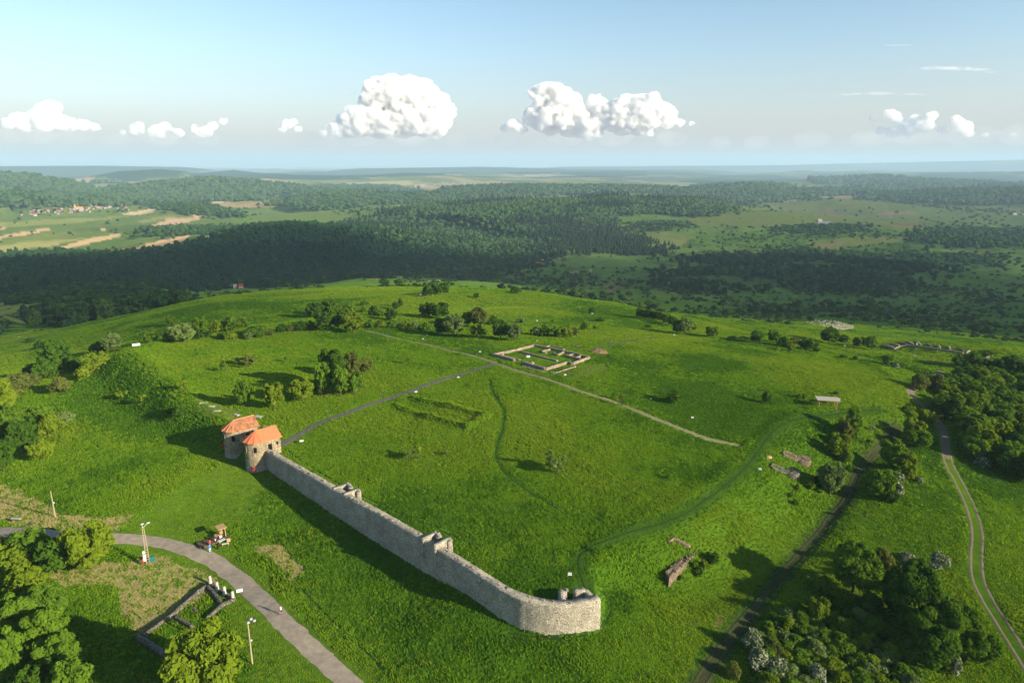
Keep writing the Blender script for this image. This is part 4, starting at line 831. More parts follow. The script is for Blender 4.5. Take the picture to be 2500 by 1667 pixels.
# ------------------------------------------------------------------ stone and other materials of the built things
def stone_mat(name, c1, c2, joint, scale=3.0, bump=.9):
    m, n, l, o = mat(name); b = nd(n, 'ShaderNodeBsdfPrincipled', Roughness=.92); b.inputs['Specular IOR Level'].default_value = .15
    t = nd(n, 'ShaderNodeTexCoord'); v = nd(n, 'ShaderNodeTexVoronoi', Scale=scale); v2 = nd(n, 'ShaderNodeTexVoronoi', Scale=scale); v2.feature = 'DISTANCE_TO_EDGE'
    z = nd(n, 'ShaderNodeTexNoise', Scale=.45, Detail=5.0)
    for q in (v, v2, z): l.new(t.outputs['Object'], q.inputs['Vector'])
    bw = nd(n, 'ShaderNodeSeparateColor'); l.new(v.outputs['Color'], bw.inputs[0])
    r = nd(n, 'ShaderNodeValToRGB'); r.color_ramp.elements[0].color = (*c2, 1); r.color_ramp.elements[1].color = (*c1, 1); l.new(bw.outputs[0], r.inputs[0])
    st = nd(n, 'ShaderNodeValToRGB'); st.color_ramp.elements[0].position = .02; st.color_ramp.elements[1].position = .12; l.new(v2.outputs['Distance'], st.inputs[0])
    mx = nd(n, 'ShaderNodeMix', data_type='RGBA'); l.new(st.outputs[0], mx.inputs['Factor']); mx.inputs[6].default_value = (*joint, 1); l.new(r.outputs[0], mx.inputs[7])
    wz = nd(n, 'ShaderNodeMapRange'); wz.inputs[1].default_value = .3; wz.inputs[2].default_value = .7; wz.inputs[3].default_value = .78; wz.inputs[4].default_value = 1.14; l.new(z.outputs['Fac'], wz.inputs[0])
    sc = nd(n, 'ShaderNodeVectorMath', operation='SCALE'); l.new(mx.outputs[2], sc.inputs[0]); l.new(wz.outputs[0], sc.inputs['Scale']); l.new(sc.outputs[0], b.inputs['Base Color'])
    bp = nd(n, 'ShaderNodeBump', Strength=bump, Distance=.12); l.new(st.outputs[0], bp.inputs['Height']); l.new(bp.outputs[0], b.inputs['Normal']); l.new(b.outputs[0], o.inputs['Surface']); return m
RUBBLE = stone_mat('pale rubble stone', (.58, .515, .41), (.38, .34, .27), (.20, .18, .15), 3.8, 1.0)
GATESTONE = stone_mat('gate tower stone', (.42, .34, .215), (.25, .205, .14), (.19, .16, .115), 2.6, .8)
BROWNST = stone_mat('brown weathered stone', (.28, .20, .14), (.15, .115, .09), (.10, .08, .06), 2.4)
RUINST = stone_mat('tan ruin stone', (.38, .30, .21), (.24, .19, .14), (.16, .13, .10), 2.0)
DARKST = stone_mat('dark mossy stone', (.22, .20, .16), (.09, .085, .065), (.06, .06, .04), 3.0)
WHITE = simple_mat('white painted board', (.56, .57, .56), .6, .08, 3.0)
OFFW = simple_mat('pale slab stone', (.38, .36, .32), .8, .15, 4.0)
DARKM = simple_mat('dark grey metal', (.035, .038, .04), .5, .1, 3.0, spec=.4)
CONC = simple_mat('weathered concrete', (.34, .28, .19), .9, .2, 3.0, .3, 12.0)
WOOD = simple_mat('new timber', (.40, .26, .13), .75, .25, 5.0)
DECK = simple_mat('old brown decking', (.13, .085, .06), .85, .35, 4.0)
RED = simple_mat('red paint', (.42, .03, .03), .6, .15, 4.0)
ROOFN = simple_mat('new orange roof sheet', (.55, .165, .08), .6, .10, 1.5)
ROOFO = simple_mat('weathered roof tile', (.40, .165, .085), .85, .45, 1.1, col2=(.15, .085, .05))
RIDGE = simple_mat('bright ridge tile', (.62, .235, .12), .7, .15, 5.0)
INSHADE = simple_mat('interior shade black', (.012, .011, .010), 1.0, .1)  # near-black stands in for shade inside openings, passage and oven hole
PRINT = simple_mat('printed panel', (.38, .42, .40), .6, .5, 9.0)
SKIN = simple_mat('skin', (.42, .24, .16), .6, .08)
def cloth(n_, c): return simple_mat(n_, c, .85, .12, 9.0)

def rubble_wall(name, P, top, base, thick, m, parent=None, res=.45, jag=.14, bulge=.07, seed=0, closed=False):
    """a stone wall along P (x, y) with uneven faces and a broken top; top / base per point"""
    P = np.array(P, float); seg = np.linalg.norm(np.diff(P, axis=0), axis=1); s = np.r_[0, np.cumsum(seg)]; n = max(3, int(s[-1]/res)+1); t = np.linspace(0, s[-1], n)
    x = np.interp(t, s, P[:, 0]); y = np.interp(t, s, P[:, 1]); tz = np.interp(t, s, top) if np.ndim(top) else np.full(n, top); bz = np.interp(t, s, base) if np.ndim(base) else np.full(n, base)
    dx, dy = np.gradient(x), np.gradient(y); q = np.hypot(dx, dy)+1e-9; nx_, ny_ = -dy/q, dx/q
    tz = tz+(fbm(t*.9+seed, t*0+seed, 3)-.5)*jag*2+(fbm(t*.13+seed, t*0+3, 2)-.5)*jag*2
    nz = max(2, int((tz-bz).max()/res)+1); rows = []
    for side in (1, -1):
        for k in range(nz+1):
            f = k/nz; zz = bz+(tz-bz)*f; w = thick/2*(1+.10*(1-f))+(fbm(t*1.7+seed+side*9, np.full(n, k*.8), 3)-.5)*2*bulge
            rows.append(np.c_[x+side*nx_*w, y+side*ny_*w, zz])
    V = np.concatenate(rows); F = []; idx = lambda r_, i: r_*n+i
    for i in range(n-1):
        for k in range(nz):
            F.append((idx(k, i), idx(k+1, i), idx(k+1, i+1), idx(k, i+1))); F.append((idx(nz+1+k, i), idx(nz+1+k, i+1), idx(nz+2+k, i+1), idx(nz+2+k, i)))
        F.append((idx(nz, i), idx(2*nz+1, i), idx(2*nz+1, i+1), idx(nz, i+1)))
    for e in (0, n-1):
        for k in range(nz):
            f = (idx(k, e), idx(nz+1+k, e), idx(nz+2+k, e), idx(k+1, e)); F.append(f if e == 0 else f[::-1])
    me = mesh_np(name, V, F, [m]); return link(name, me, parent)
def px_wall(name, px, h, thick, m, parent, sink=.5, **k):
    g_ = [hit(*p) for p in px]; return rubble_wall(name, [p[:2] for p in g_], [p[2]+h for p in g_], [p[2]-sink for p in g_], thick, m, parent, **k)
def stone_form(seed, m):
    b = MB(); random.seed(seed); b.box((0, 0, .12), (.5, .38, .30), 0, .06, .85); return b.data('stone', m)
STONES = {}
def stones(name, parent, m, pts, size=1.0):
    if m.name not in STONES: STONES[m.name] = [stone_form(s, m) for s in (1, 2, 3)]
    for i, (x, y, z) in enumerate(pts):
        o = link(name, STONES[m.name][i % 3], parent, (x, y, z), random.uniform(0, 6.28)); q = size*random.uniform(.7, 1.25); o.scale = (q, q*random.uniform(.8, 1.1), q*random.uniform(.7, 1.2))

# ------------------------------------------------------------------ the front curtain wall with its turned corner
L_ = np.r_[0, np.cumsum(np.linalg.norm(np.diff(WALLP, axis=0), axis=1))]
def along(t):  return np.array([np.interp(t, L_, WALLP[:, 0]), np.interp(t, L_, WALLP[:, 1])])
tt = [0, 4, 15, 30, 45, 56, 68, 78, 86, 95]; tz_ = [4.6, 4.5, 4.6, 4.8, 5.2, 5.4, 5.0, 4.6, 4.4, 4.3]
tops = np.interp(L_, tt, tz_); bases = np.array([gz(*(p-wnrm*1.6))-.9 for p in WALLP])
W_ = thing('curtain_wall', 'long pale rubble stone wall bending round at its near corner', 'wall', (0, 0, 0))
rubble_wall('masonry', WALLP, tops, bases, 1.5, RUBBLE, W_, .42, .12, .08)
cp_ = []
for k in range(120):
    t = k/119*(L_[-1]-.8)+.3
    if 26 < t < 34 or 52 < t < 56: continue
    p = along(t)+wnrm*random.uniform(-.45, .45); 
    if random.random() < (.85 if 20 < t < 48 or 66 < t < 74 else .25): cp_.append((p[0], p[1], float(np.interp(t, tt, tz_))-.08))
stones('coping_stone', W_, RUBBLE, cp_, .95)
def tower_ruin(label, segs, z, lowz, th=.9):
    o = thing('stone_tower_ruin', label, 'ruin', (0, 0, 0), group='tower stubs behind the long wall')
    for i, px in enumerate(segs):
        pts = [at_z(p[0], p[1], z if len(p) < 3 else p[2]) for p in px]
        rubble_wall('wall', [p[:2] for p in pts], [p[2] for p in pts], lowz, th, RUBBLE, o, .35, .13, .06, seed=i*7)
        q = pts[-1]; stones('coping_stone', o, RUBBLE, [(q[0], q[1], q[2]-.1)], .9)
    return o
tower_ruin('open stone tower stub behind the wall, nearest the gate', [[(813,1189),(848,1178)],[(850,1178),(857,1188)],[(839,1206),(873,1193),(876,1199)]], 5.0, 2.4)
tower_ruin('taller stone tower stub halfway along the wall', [[(1029,1312),(1063,1297)],[(1066,1297),(1073,1308)],[(1059,1331),(1095,1312),(1099,1318)]], 5.9, 2.0)
tower_ruin('roofless stone corner tower at the bend of the wall', [[(1374,1470),(1371,1439)],[(1374,1437),(1385,1439)],[(1401,1441),(1427,1439)],[(1428,1438),(1450,1462)]], 4.3, 1.0, 1.05)
# stub of wall left of the gate
s0 = G0+GA*-14.2+GB*4.2; s1 = G0+GA*-19+GB*3.4
W2 = thing('wall_stub', 'short grey stump of wall left of the gate towers', 'wall'); rubble_wall('masonry', [s0, s1], [3.6, 1.9], [-.8, -1.6], 1.5, RUBBLE, W2, .4)

# ------------------------------------------------------------------ gate towers
def gate_tower(ac, b0, label, roof_m, old):
    """round-fronted tower; local x along the wall, y into the fort"""
    c = G0+GA*ac+GB*b0; zg = -.3
    o = thing('gate_tower', label, 'tower', (c[0], c[1], zg), math.atan2(GA[1], GA[0]), 'gate towers')
    hw, yc, yb, ez, rz_ = 2.6, 2.6, 7.5, 7.3, 9.15
    def plan(off=0, n=14):
        r_ = hw+off; pts = [(hw+off, yb+off)]+[(r_*math.cos(a), yc+r_*math.sin(a)) for a in np.linspace(0, -math.pi, n+1)]+[(-hw-off, yb+off)]
        return pts
    P = plan()[::-1]; b = MB(); b.prism(P[::-1] if False else P, -1.2, ez); w = b.build('wall', GATESTONE, o)
    pl = MB(); pl.prism(plan(.09)[::-1], -1.2, 1.35); link('plinth', pl.data('plinth', stone_mat('pale plinth stone', (.46, .42, .35), (.30, .27, .23), (.24, .22, .19), 2.4)), w)
    # roof: gable at the back, five facets round the front
    ov = .38; e = [(math.cos(a)*(hw+ov), yc+math.sin(a)*(hw+ov)) for a in np.linspace(0, -math.pi, 7)]; pk_ = (0, yc+.05, rz_); pb = (0, yb+.3, rz_); er = (hw+ov, yb+.3); el = (-hw-ov, yb+.3); z0 = ez-.12
    rb = MB(); T = .14
    def facet(*q): 
        a = [Vector(p) for p in q]; rb.add([tuple(p+Vector((0, 0, T))) for p in a]+[tuple(p) for p in a], [tuple(range(len(a))), tuple(range(2*len(a)-1, len(a)-1, -1))]+[(i, len(a)+i, len(a)+(i+1) % len(a), (i+1) % len(a)) for i in range(len(a))])
    facet((*er, z0), pb, pk_, (*e[0], z0)); facet((*e[-1], z0), pk_, pb, (*el, z0))
    for i in range(6): facet((*e[i], z0), pk_, (*e[i+1], z0))
    rf = rb.build('roof', roof_m, o)
    gb = MB(); gb.add([(hw, yb, ez), (-hw, yb, ez), (0, yb, rz_-.1), (hw, yb-.3, ez), (-hw, yb-.3, ez), (0, yb-.3, rz_-.1)], [(0, 2, 1), (3, 4, 5), (0, 3, 5, 2), (1, 2, 5, 4), (0, 1, 4, 3)]); gb.build('gable', GATESTONE, o)
    rm = RIDGE if old else ROOFN
    for i in range(0, 7):
        r1 = MB(); r1.tube((*e[i], z0+T+.03), (pk_[0], pk_[1], pk_[2]+T), .085, .075, 6); r1.build('hip_rib', rm, rf)
    r1 = MB(); r1.tube((pk_[0], pk_[1], pk_[2]+T), (pb[0], pb[1]+.05, pb[2]+T), .11, .11, 8); r1.build('ridge_cap', rm, rf)
    if old:
        tb = MB(); random.seed(4)
        for sgn in (1, -1):
            for r_ in range(11):
                for k in range(19):
                    f0, f1 = r_/11, (r_+.9)/11; y0 = yc+.15+(yb+.2-yc)*k/19; y1 = y0+(yb+.2-yc)/19*.86
                    pt = lambda f, y, d: (sgn*(hw+ov)*(1-f), y, z0+T+(rz_-z0)*f+d); d = random.uniform(.02, .06)
                    tb.add([pt(f0, y0, d+.02), pt(f0, y1, d+.02), pt(f1, y1, d-.02), pt(f1, y0, d-.02), pt(f0, y0, 0), pt(f0, y1, 0)], [(0, 1, 2, 3), (4, 5, 1, 0)])
        t_ = tb.build('roof_tiles', ROOFO, rf); t_['kind'] = 'stuff'
    # openings: black panels painted as inside shade, with stone jambs round the upper floor
    def opening(name, x, y, z, w_, h_, ang, door=False):
        f = MB(); n_ = Vector((math.cos(ang), math.sin(ang), 0)); s_ = Vector((-n_.y, n_.x, 0)); c_ = Vector((x, y, z))
        def bx(cc, sw, sh, dep, out):
            vs = [cc+s_*(a*sw/2)+n_*(d)+Vector((0, 0, q*sh/2)) for d in (out-dep, out) for a, q in ((-1, -1), (1, -1), (1, 1), (-1, 1))]
            return vs, [(3, 2, 1, 0), (4, 5, 6, 7), (0, 1, 5, 4), (1, 2, 6, 5), (2, 3, 7, 6), (3, 0, 4, 7)]
        for a in (-1, 1): f.add(*bx(c_+s_*a*(w_/2+.07), .14, h_+.28, .2, .07))
        f.add(*bx(c_+Vector((0, 0, h_/2+.07)), w_, .14, .2, .068)); f.add(*bx(c_-Vector((0, 0, h_/2+.06)), w_, .12, .2, .09))
        fr = f.build(name, GATESTONE, o); g_ = MB(); g_.add(*bx(c_, w_, h_, .2, .02)); g_.build('opening', INSHADE, fr)
    for a in (-150, -90, -30): opening('window', math.cos(R(a))*hw, yc+math.sin(R(a))*hw, 5.5, .75, 1.35, R(a))
    opening('doorway', hw, 3.9+.9, 5.25, 1.0, 1.9, 0); opening('doorway', -hw, 4.8, 5.25, 1.0, 1.9, math.pi)
    opening('window', hw, yb-.9, 5.9, .5, .8, 0); opening('doorway', 0, yb, 4.7, 1.1, 2.0, math.pi/2)
    return o
gate_tower(-10.75, .35, 'left gate tower with weathered patchy tile roof', ROOFO, True)
gate_tower(-.35, 1.0, 'right gate tower with plain bright orange roof beside the long wall', ROOFN, False)
# bridge between the towers
cb = G0+GA*-5.55+GB*.7; gb_ = thing('gate_bridge', 'stone gate bridge with pale deck between the two towers', 'bridge', (cb[0], cb[1], -.3), math.atan2(GA[1], GA[0]))
b = MB()
for x in (-2.55, 0, 2.55): b.box((x, 4.6, 1.9), (.75 if x == 0 else .35, 4.4, 5.4))
b.build('pier', GATESTONE, gb_)
b = MB(); b.box((0, 4.6, 4.78), (5.15, 4.6, .3)); b.build('deck', OFFW, gb_)
for y in (2.35, 6.85):
    b = MB(); b.box((0, y, 5.25), (5.1, .3, 1.25))
    b.build('parapet', GATESTONE, gb_)
b = MB(); b.box((.6, 5.2, 5.05), (2.4, 2.2, .2)); b.build('white_sheet', WHITE, gb_)
b = MB(); b.box((-1.3, 4.6, 1.2), (1.75, .2, 4.0)); b.box((1.3, 4.6, 1.2), (1.75, .2, 4.0)); b.build('shade_panel', INSHADE, gb_)  # black panels across the passage stand in for its shade
# pale slabs lying behind the left tower
for i, (px, py, w_, lb) in enumerate([(497,984,2.2,'farthest left'),(530,1003,1.7,'second from the left'),(517,992,1.6,'beside the hay strip'),(578,1013,1.6,'just above the left roof'),(631,1017,2.2,'largest, right of the left roof'),(668,1040,1.6,'touching the right roof in view'),(648,1041,1.3,'narrow one between the roofs')]):
    x, y, z = hit(px, py); b = MB(); b.box((0, 0, .1), (w_, w_*.55, .22), 0, .05); tag(b.build('stone_slab', OFFW, None, False, (x, y, z), random.uniform(-.6, .2)), 'pale flat slab on the mown grass behind the gate, '+lb, 'slab', 'slabs behind the gate')

# ------------------------------------------------------------------ people
def person(px, py, label, shirt, legs, hair, pose='stand', face=0.0, size=1.0, xyz=None, cat='person', bare=False, grp=None):
    x, y, z = xyz or hit(px, py); o = thing('person' if cat == 'person' else 'soldier_figure', label, cat, (x, y, z), face, grp)
    J = dict(pel=(0, 0, .95, .14), sp=(0, 0, 1.15, .135), ch=(0, .01, 1.36, .15), nk=(0, 0, 1.50, .055), hd=(0, .02, 1.62, .095), tp=(0, .01, 1.74, .07))
    for s, t in ((-1, 'l'), (1, 'r')):
        st = .14 if pose == 'walk' else 0
        J['hp'+t] = (s*.10, 0, .90, .095); J['kn'+t] = (s*.11, s*st*.7+.02, .50, .062); J['an'+t] = (s*.12, s*st*-.2+(s*st), .09, .042); J['to'+t] = (s*.13, s*st+.15, .035, .038)
        J['sh'+t] = (s*.19, 0, 1.41, .062); J['el'+t] = (s*.27, -.02-s*st*.6, 1.15, .045); J['wr'+t] = (s*.29, .07-s*st, .92, .030); J['pm'+t] = (s*.29, .09-s*st, .84, .032)
        for k in range(5): J['f%d%s' % (k, t)] = (s*(.275+.012*k) if k else s*.255, .11-s*st+(.018*k-.03 if k else .035), (.75-.008*abs(k-2.5)) if k else .80, .010)
    E = [('pel', 'sp'), ('sp', 'ch'), ('ch', 'nk'), ('nk', 'hd'), ('hd', 'tp')]
    for t in 'lr': E += [('pel', 'hp'+t), ('hp'+t, 'kn'+t), ('kn'+t, 'an'+t), ('an'+t, 'to'+t), ('ch', 'sh'+t), ('sh'+t, 'el'+t), ('el'+t, 'wr'+t), ('wr'+t, 'pm'+t)]+[('pm'+t, 'f%d%s' % (k, t)) for k in range(5)]
    if pose == 'bend':                                  # upper body leaning forward, arms reaching down in front
        def bendp(v):
            if v[2] < .96: return v
            d = v[2]-.95; return (v[0], v[1]+d*.8, .95+d*.6, v[3])
        for k in list(J):
            if k[:2] in ('sp', 'ch', 'nk', 'hd', 'tp', 'sh'): J[k] = bendp(J[k])
            elif k[:2] in ('el', 'wr', 'pm') or k[0] == 'f': J[k] = (J[k][0], J[k][1]+.45, J[k][2]-.22, J[k][3])
    ks = list(J); me = bpy.data.meshes.new('body'); me.from_pydata([tuple(c*size for c in J[k][:3]) for k in ks], [(ks.index(a), ks.index(b_)) for a, b_ in E], [])
    me.materials.append(SKIN); bo = link('body', me, o); sk = bo.modifiers.new('skin', 'SKIN'); sl = me.skin_vertices[0].data
    for i, k in enumerate(ks): sl[i].radius = (J[k][3]*size, J[k][3]*size)
    sl[0].use_root = True; sk.use_smooth_shade = True; ss = bo.modifiers.new('sub', 'SUBSURF'); ss.levels = 1; ss.render_levels = 1
    V = lambda k: tuple(c*size for c in J[k][:3])
    b = MB(); b.tube(V('pel'), V('sp'), .165*size, .16*size, 10); b.tube(V('sp'), V('ch'), .16*size, .185*size, 10); b.tube(V('ch'), V('nk'), .185*size, .08*size, 10)
    for t in 'lr': b.tube(V('sh'+t), V('el'+t), .075*size, .06*size, 8); b.ball(V('sh'+t), .08*size); b.tube(V('el'+t), V('wr'+t), .055*size, .045*size, 8) if not bare else None
    b.build('shirt', shirt, o, True); b = MB(); b.tube(V('hpl'), V('hpr'), .12*size, .12*size, 8)
    for t in 'lr':
        b.tube(V('hp'+t), V('kn'+t), .11*size, .08*size, 8)
        if not bare: b.tube(V('kn'+t), V('an'+t), .078*size, .06*size, 8)
    b.build('shorts' if bare else 'trousers', legs, o, True)
    b = MB(); h = V('hd'); b.ball((h[0], h[1]-.02*size, h[2]+.06*size), .108*size, 10, 7, (1, 1, .85)); b.build('hair', hair, o, True)
    b = MB(); b.ball((h[0], h[1]+.105*size, h[2]+.0), .016*size); [b.ball((h[0]+s*.035*size, h[1]+.088*size, h[2]+.03*size), .011*size) for s in (-1, 1)]; b.ball((h[0], h[1]+.09*size, h[2]-.045*size), .02*size, sq=(1.2, .5, .4)); b.build('face', SKIN, o)
    for t in 'lr': b = MB(); a_ = V('to'+t); b.box((a_[0], a_[1]-.06*size, a_[2]+.01), (.10*size, .28*size, .09*size)); b.build('shoe', DARKM, o)
    return o
HB, HD = cloth('brown hair', (.06, .035, .02)), cloth('dark hair', (.015, .012, .01))
person(686,1499, 'person in white top and dark shorts walking alone on the gravel road', cloth('white shirt', (.75, .76, .78)), cloth('dark shorts', (.02, .02, .03)), HB, 'walk', 2.3, 1.0, bare=True)
person(513,1347, 'person in bright blue shirt and pale trousers at the edge of the road', cloth('blue shirt', (.08, .22, .62)), cloth('pale blue trousers', (.45, .52, .58)), HD, 'stand', .4)
person(514,1335, 'person in red shirt standing at the end of the wooden deck', cloth('red shirt', (.42, .07, .08)), cloth('grey trousers', (.25, .22, .2)), HB, 'stand', 1.2, .95)
person(526,1325, 'person in dark purple top and white trousers bending over the deck', cloth('purple shirt', (.10, .03, .06)), cloth('white trousers', (.72, .70, .66)), HB, 'bend', -.6)
person(532,1340, 'person in black clothes standing on the grass before the stall', cloth('black shirt', (.012, .013, .015)), cloth('black trousers', (.015, .015, .017)), HB, 'stand', 1.0)
for dx, lb in ((1.9, 'right tower'), (-14.6, 'left tower')):
    p = G0+GA*(dx+.1)+GB*(1.6 if dx > 0 else 1.6); z = gz(*p)
    o = person(0, 0, 'life-size red soldier figure with shield at the foot of the '+lb, RED, DECK, RED, 'stand', 2.6, 1.1, (p[0], p[1], z), 'figure', True, 'soldier figures at the gate')
    b = MB(); n_ = 7
    for i in range(n_):
        a0, a1 = -.9+1.8*i/n_, -.9+1.8*(i+1)/n_; q = lambda a, z_, r_: (.05+r_*math.sin(a)*.62, .12+r_*math.cos(a)*.42, z_)
        b.add([q(a0, .45, .72), q(a1, .45, .72), q(a1, 1.45, .72), q(a0, 1.45, .72), q(a0, .45, .66), q(a1, .45, .66), q(a1, 1.45, .66), q(a0, 1.45, .66)], [(3, 2, 1, 0), (4, 5, 6, 7), (0, 1, 5, 4), (2, 3, 7, 6)])
    sh = b.build('shield', RED, o); b = MB(); b.ball((.05, .44, .95), .09); b.build('boss', CONC, sh)

# ------------------------------------------------------------------ rest place by the road
x, y, z = hit(517,1322); o = thing('wooden_stall', 'small timber stall with tan roof and dark brown plank deck by the road', 'stall', (x, y, z), R(42))
for i in range(12):
    b = MB(); b.box((-2.3+i*.40, 0, .28), (.36, 2.3, .09)); b.build('deck_plank', DECK, o)
b = MB(); b.box((-.1, 0, .08), (4.8, 2.2, .22)); b.build('deck_frame', DECK, o)
for yy in (-.75, .75): b = MB(); b.box((2.5, yy, 1.25), (.12, .12, 2.5)); b.build('post', WOOD, o)
b = MB(); b.box((2.0, 0, 2.55), (1.7, 2.1, .12)); b.build('roof', WOOD, o); b = MB(); b.box((2.45, 0, 1.0), (.06, 1.4, 1.4)); b.build('back_board', DARKM, o)
b = MB(); b.box((1.7, .0, .55), (.5, .7, .4)); b.build('white_bundle', WHITE, o)
def px_box(px, py, parts, name, label, cat, rz=0.0):
    x, y, z = hit(px, py); o = thing(name, label, cat, (x, y, z), rz)
    for nm, m, bl in parts:
        b = MB(); [b.box(c, d) for c, d in bl]; b.build(nm, m, o)
    return o
legs4 = lambda w, d, h: [(nm, WOOD, [((sx_*w/2, sy_*d/2, h/2), (.07, .07, h))]) for nm, sx_, sy_ in (('leg', -1, -1), ('leg', 1, -1), ('leg', 1, 1), ('leg', -1, 1))]
px_box(534,1312, [('top', WOOD, [((0, 0, .74), (1.5, .9, .07))])]+legs4(1.3, .7, .72), 'low_table', 'brown wooden table beside the stall', 'table', R(30))
px_box(545,1324, [('top', WHITE, [((0, 0, .74), (1.9, .8, .06))]), ('panel', PRINT, [((0, 0, .775), (1.3, .45, .012))])]+legs4(1.7, .6, .72), 'white_table', 'white table with grey print standing on the grass by the stall', 'table', R(55))
px_box(551,1331, [('seat', WHITE, [((0, 0, .45), (1.3, .35, .06))])]+legs4(1.1, .25, .44), 'white_bench', 'small white bench right of the stall', 'bench', R(18))
px_box(558,1320, [('body', WOOD, [((0, 0, .4), (.7, .7, .8))]), ('lid', DECK, [((0, 0, .84), (.8, .8, .08))])], 'wooden_box', 'wooden box with dark lid on the grass right of the stall', 'box', R(30))
x, y, z = hit(543,1312); o = thing('sign_frame', 'pale timber figure-shaped stand right of the stall roof', 'stand', (x, y, z), R(20))
for s in (-1, 1): b = MB(); b.tube((s*.5, 0, 0), (s*.12, 0, 1.05), .07, .06, 6); b.build('leg', WOOD, o)
b = MB(); b.box((0, 0, 1.25), (.8, .12, .55)); b.build('board', WOOD, o); b = MB(); b.lathe((0, 0, 1.5), [(.13, 0), (.15, .12), (.12, .28), (.02, .42)], 8); b.build('head', WOOD, o)
px_box(40,1270, [('seat', OFFW, [((0, 0, .5), (2.3, .55, .1))]), ('foot', DECK, [((-.8, 0, .22), (.2, .5, .45)), ((.8, 0, .22), (.2, .5, .45))])], 'stone_bench', 'pale bench on the hay strip near the left frame edge', 'bench', R(-8))

# ------------------------------------------------------------------ masts, poles, boards
def board(px, py, w_, h_, label, hgt=.9, tilt=35, rz=None, grp='information boards'):
    w_ *= .62; h_ *= .62; x, y, z = hit(px, py); o = thing('information_board', label, 'sign', (x, y, z), math.atan2(-x, y)*1.0+(rz or 0), grp)
    for s in (-1, 1): b = MB(); b.tube((s*w_*.32, 0, -.2), (s*w_*.32, 0, hgt), .035, .035, 6); b.build('post', DARKM, o)
    t = R(tilt); b = MB(); d = Vector((0, math.sin(t)*-1 if False else math.cos(t), math.sin(t))); n_ = Vector((0, -math.sin(t), math.cos(t)))
    c_ = Vector((0, 0, hgt+.02)); vs = [c_+Vector((a*w_/2, 0, 0))+d*(q*h_/2)+n_*k for k in (-.03, .03) for a, q in ((-1, -1), (1, -1), (1, 1), (-1, 1))]
    b.add(vs, [(3, 2, 1, 0), (4, 5, 6, 7), (0, 1, 5, 4), (1, 2, 6, 5), (2, 3, 7, 6), (3, 0, 4, 7)]); pn = b.build('panel', WHITE, o)
    b = MB(); vs = [c_+Vector((a*w_*.3, 0, 0))+d*(q*h_*.26)+n_*.036 for a, q in ((-1, -1), (1, -1), (1, 1), (-1, 1))]; b.add(vs, [(0, 1, 2, 3)]); b.build('print', PRINT, pn); return o
for px, py, w_, h_, lb in [(1290,876,1.9,1.5,'white board with grey print standing inside the ruin field'),(1172,864,1.0,.8,'small white board beside the tall lamp post left of the ruin field'),(1033,832,.9,.7,'small white board halfway along the stone path to the left hedge'),(889,800,1.0,.8,'small white board at the far end of the tan path by the hedge'),
    (1380,921,1.1,.9,'white board on the mown plot right of the ruin field'),(1690,1026,1.0,.9,'white board below the tan path on the right'),(1016,963,1.2,.8,'low white board at the edge of the cobbled path by the grown-over walls'),(1119,927,1.1,.7,'low white board on the cobbled path near the ruin field'),(737,1084,1.5,.8,'white board in the grass right of the gate tower'),
    (1855,1153,1.1,.8,'white board left of the two brick ovens'),(1391,1412,1.0,.8,'white board on the grass behind the corner tower'),(586,1452,1.7,.9,'white board between the columns and the gravel road'),(1446,769,1.2,.9,'small white board far out on the hilltop right'),(1646,822,.9,.8,'small white board by the pale tree on the right crest'),(2062,848,.9,.8,'small white board beyond the right slope near the sheep pasture')]:
    board(px, py, w_, h_, lb)
board(333,846,4.2,1.5,'wide white board at the far left corner of the platform',.8,62)
def lamp_post(px, py, h, label, heads=1, grp='thin dark lamp posts on the platform', white=False):
    x, y, z = hit(px, py); o = thing('lamp_post', label, 'lamp post', (x, y, z), 0, grp); m = WHITE if white else DARKM
    b = MB(); b.tube((0, 0, -.3), (0, 0, h), .07, .05, 7); b.build('pole', DARKM, o); b = MB(); b.box((.12, 0, h-.02), (.4, .2, .12)); b.build('lamp_head', m if white else CONC, o)
    if white:
        for q, s in ((.02, .34), (.55, .25), (.97, .4)): b = MB(); b.box((0, .1, h*q+.25), (s, s, s*1.5)); b.build('white_box', WHITE, o)
for px, py, h, lb in [(1168,873,8,'tall dark lamp post left of the ruin field'),(1486,876,8,'tall dark lamp post right of the ruin field'),(1156,926,4.2,'dark lamp post near the top of the cobbled path'),(1054,952,4,'dark lamp post midway up the cobbled path'),(936,986,4,'dark lamp post on the cobbled path left of the grown-over walls'),(799,1037,4,'dark lamp post on the cobbled path nearest the gate'),(1042,838,3.4,'dark lamp post on the tan path left of the ruin field'),(1124,862,3.2,'dark lamp post where the paths meet'),(1349,926,4,'dark lamp post at the near corner of the ruin field'),(1461,960,4,'dark lamp post on the tan path right of the ruin field'),(1586,1006,4,'dark lamp post on the tan path near its right end'),(1524,838,4,'dark lamp post far back on the grey path'),(1475,846,4,'dark lamp post at the start of the grey path'),(1610,822,4,'dark lamp post at the end of the grey path'),(2320,888,7,'tall dark lamp post in front of the round ruin')]:
    lamp_post(px, py, h, lb)
lamp_post(1311,834,8.5,'dark mast with white boxes behind the ruin field', white=True); lamp_post(2234,870,5.5,'lamp post with white head inside the round ruin', white=True, grp=None)
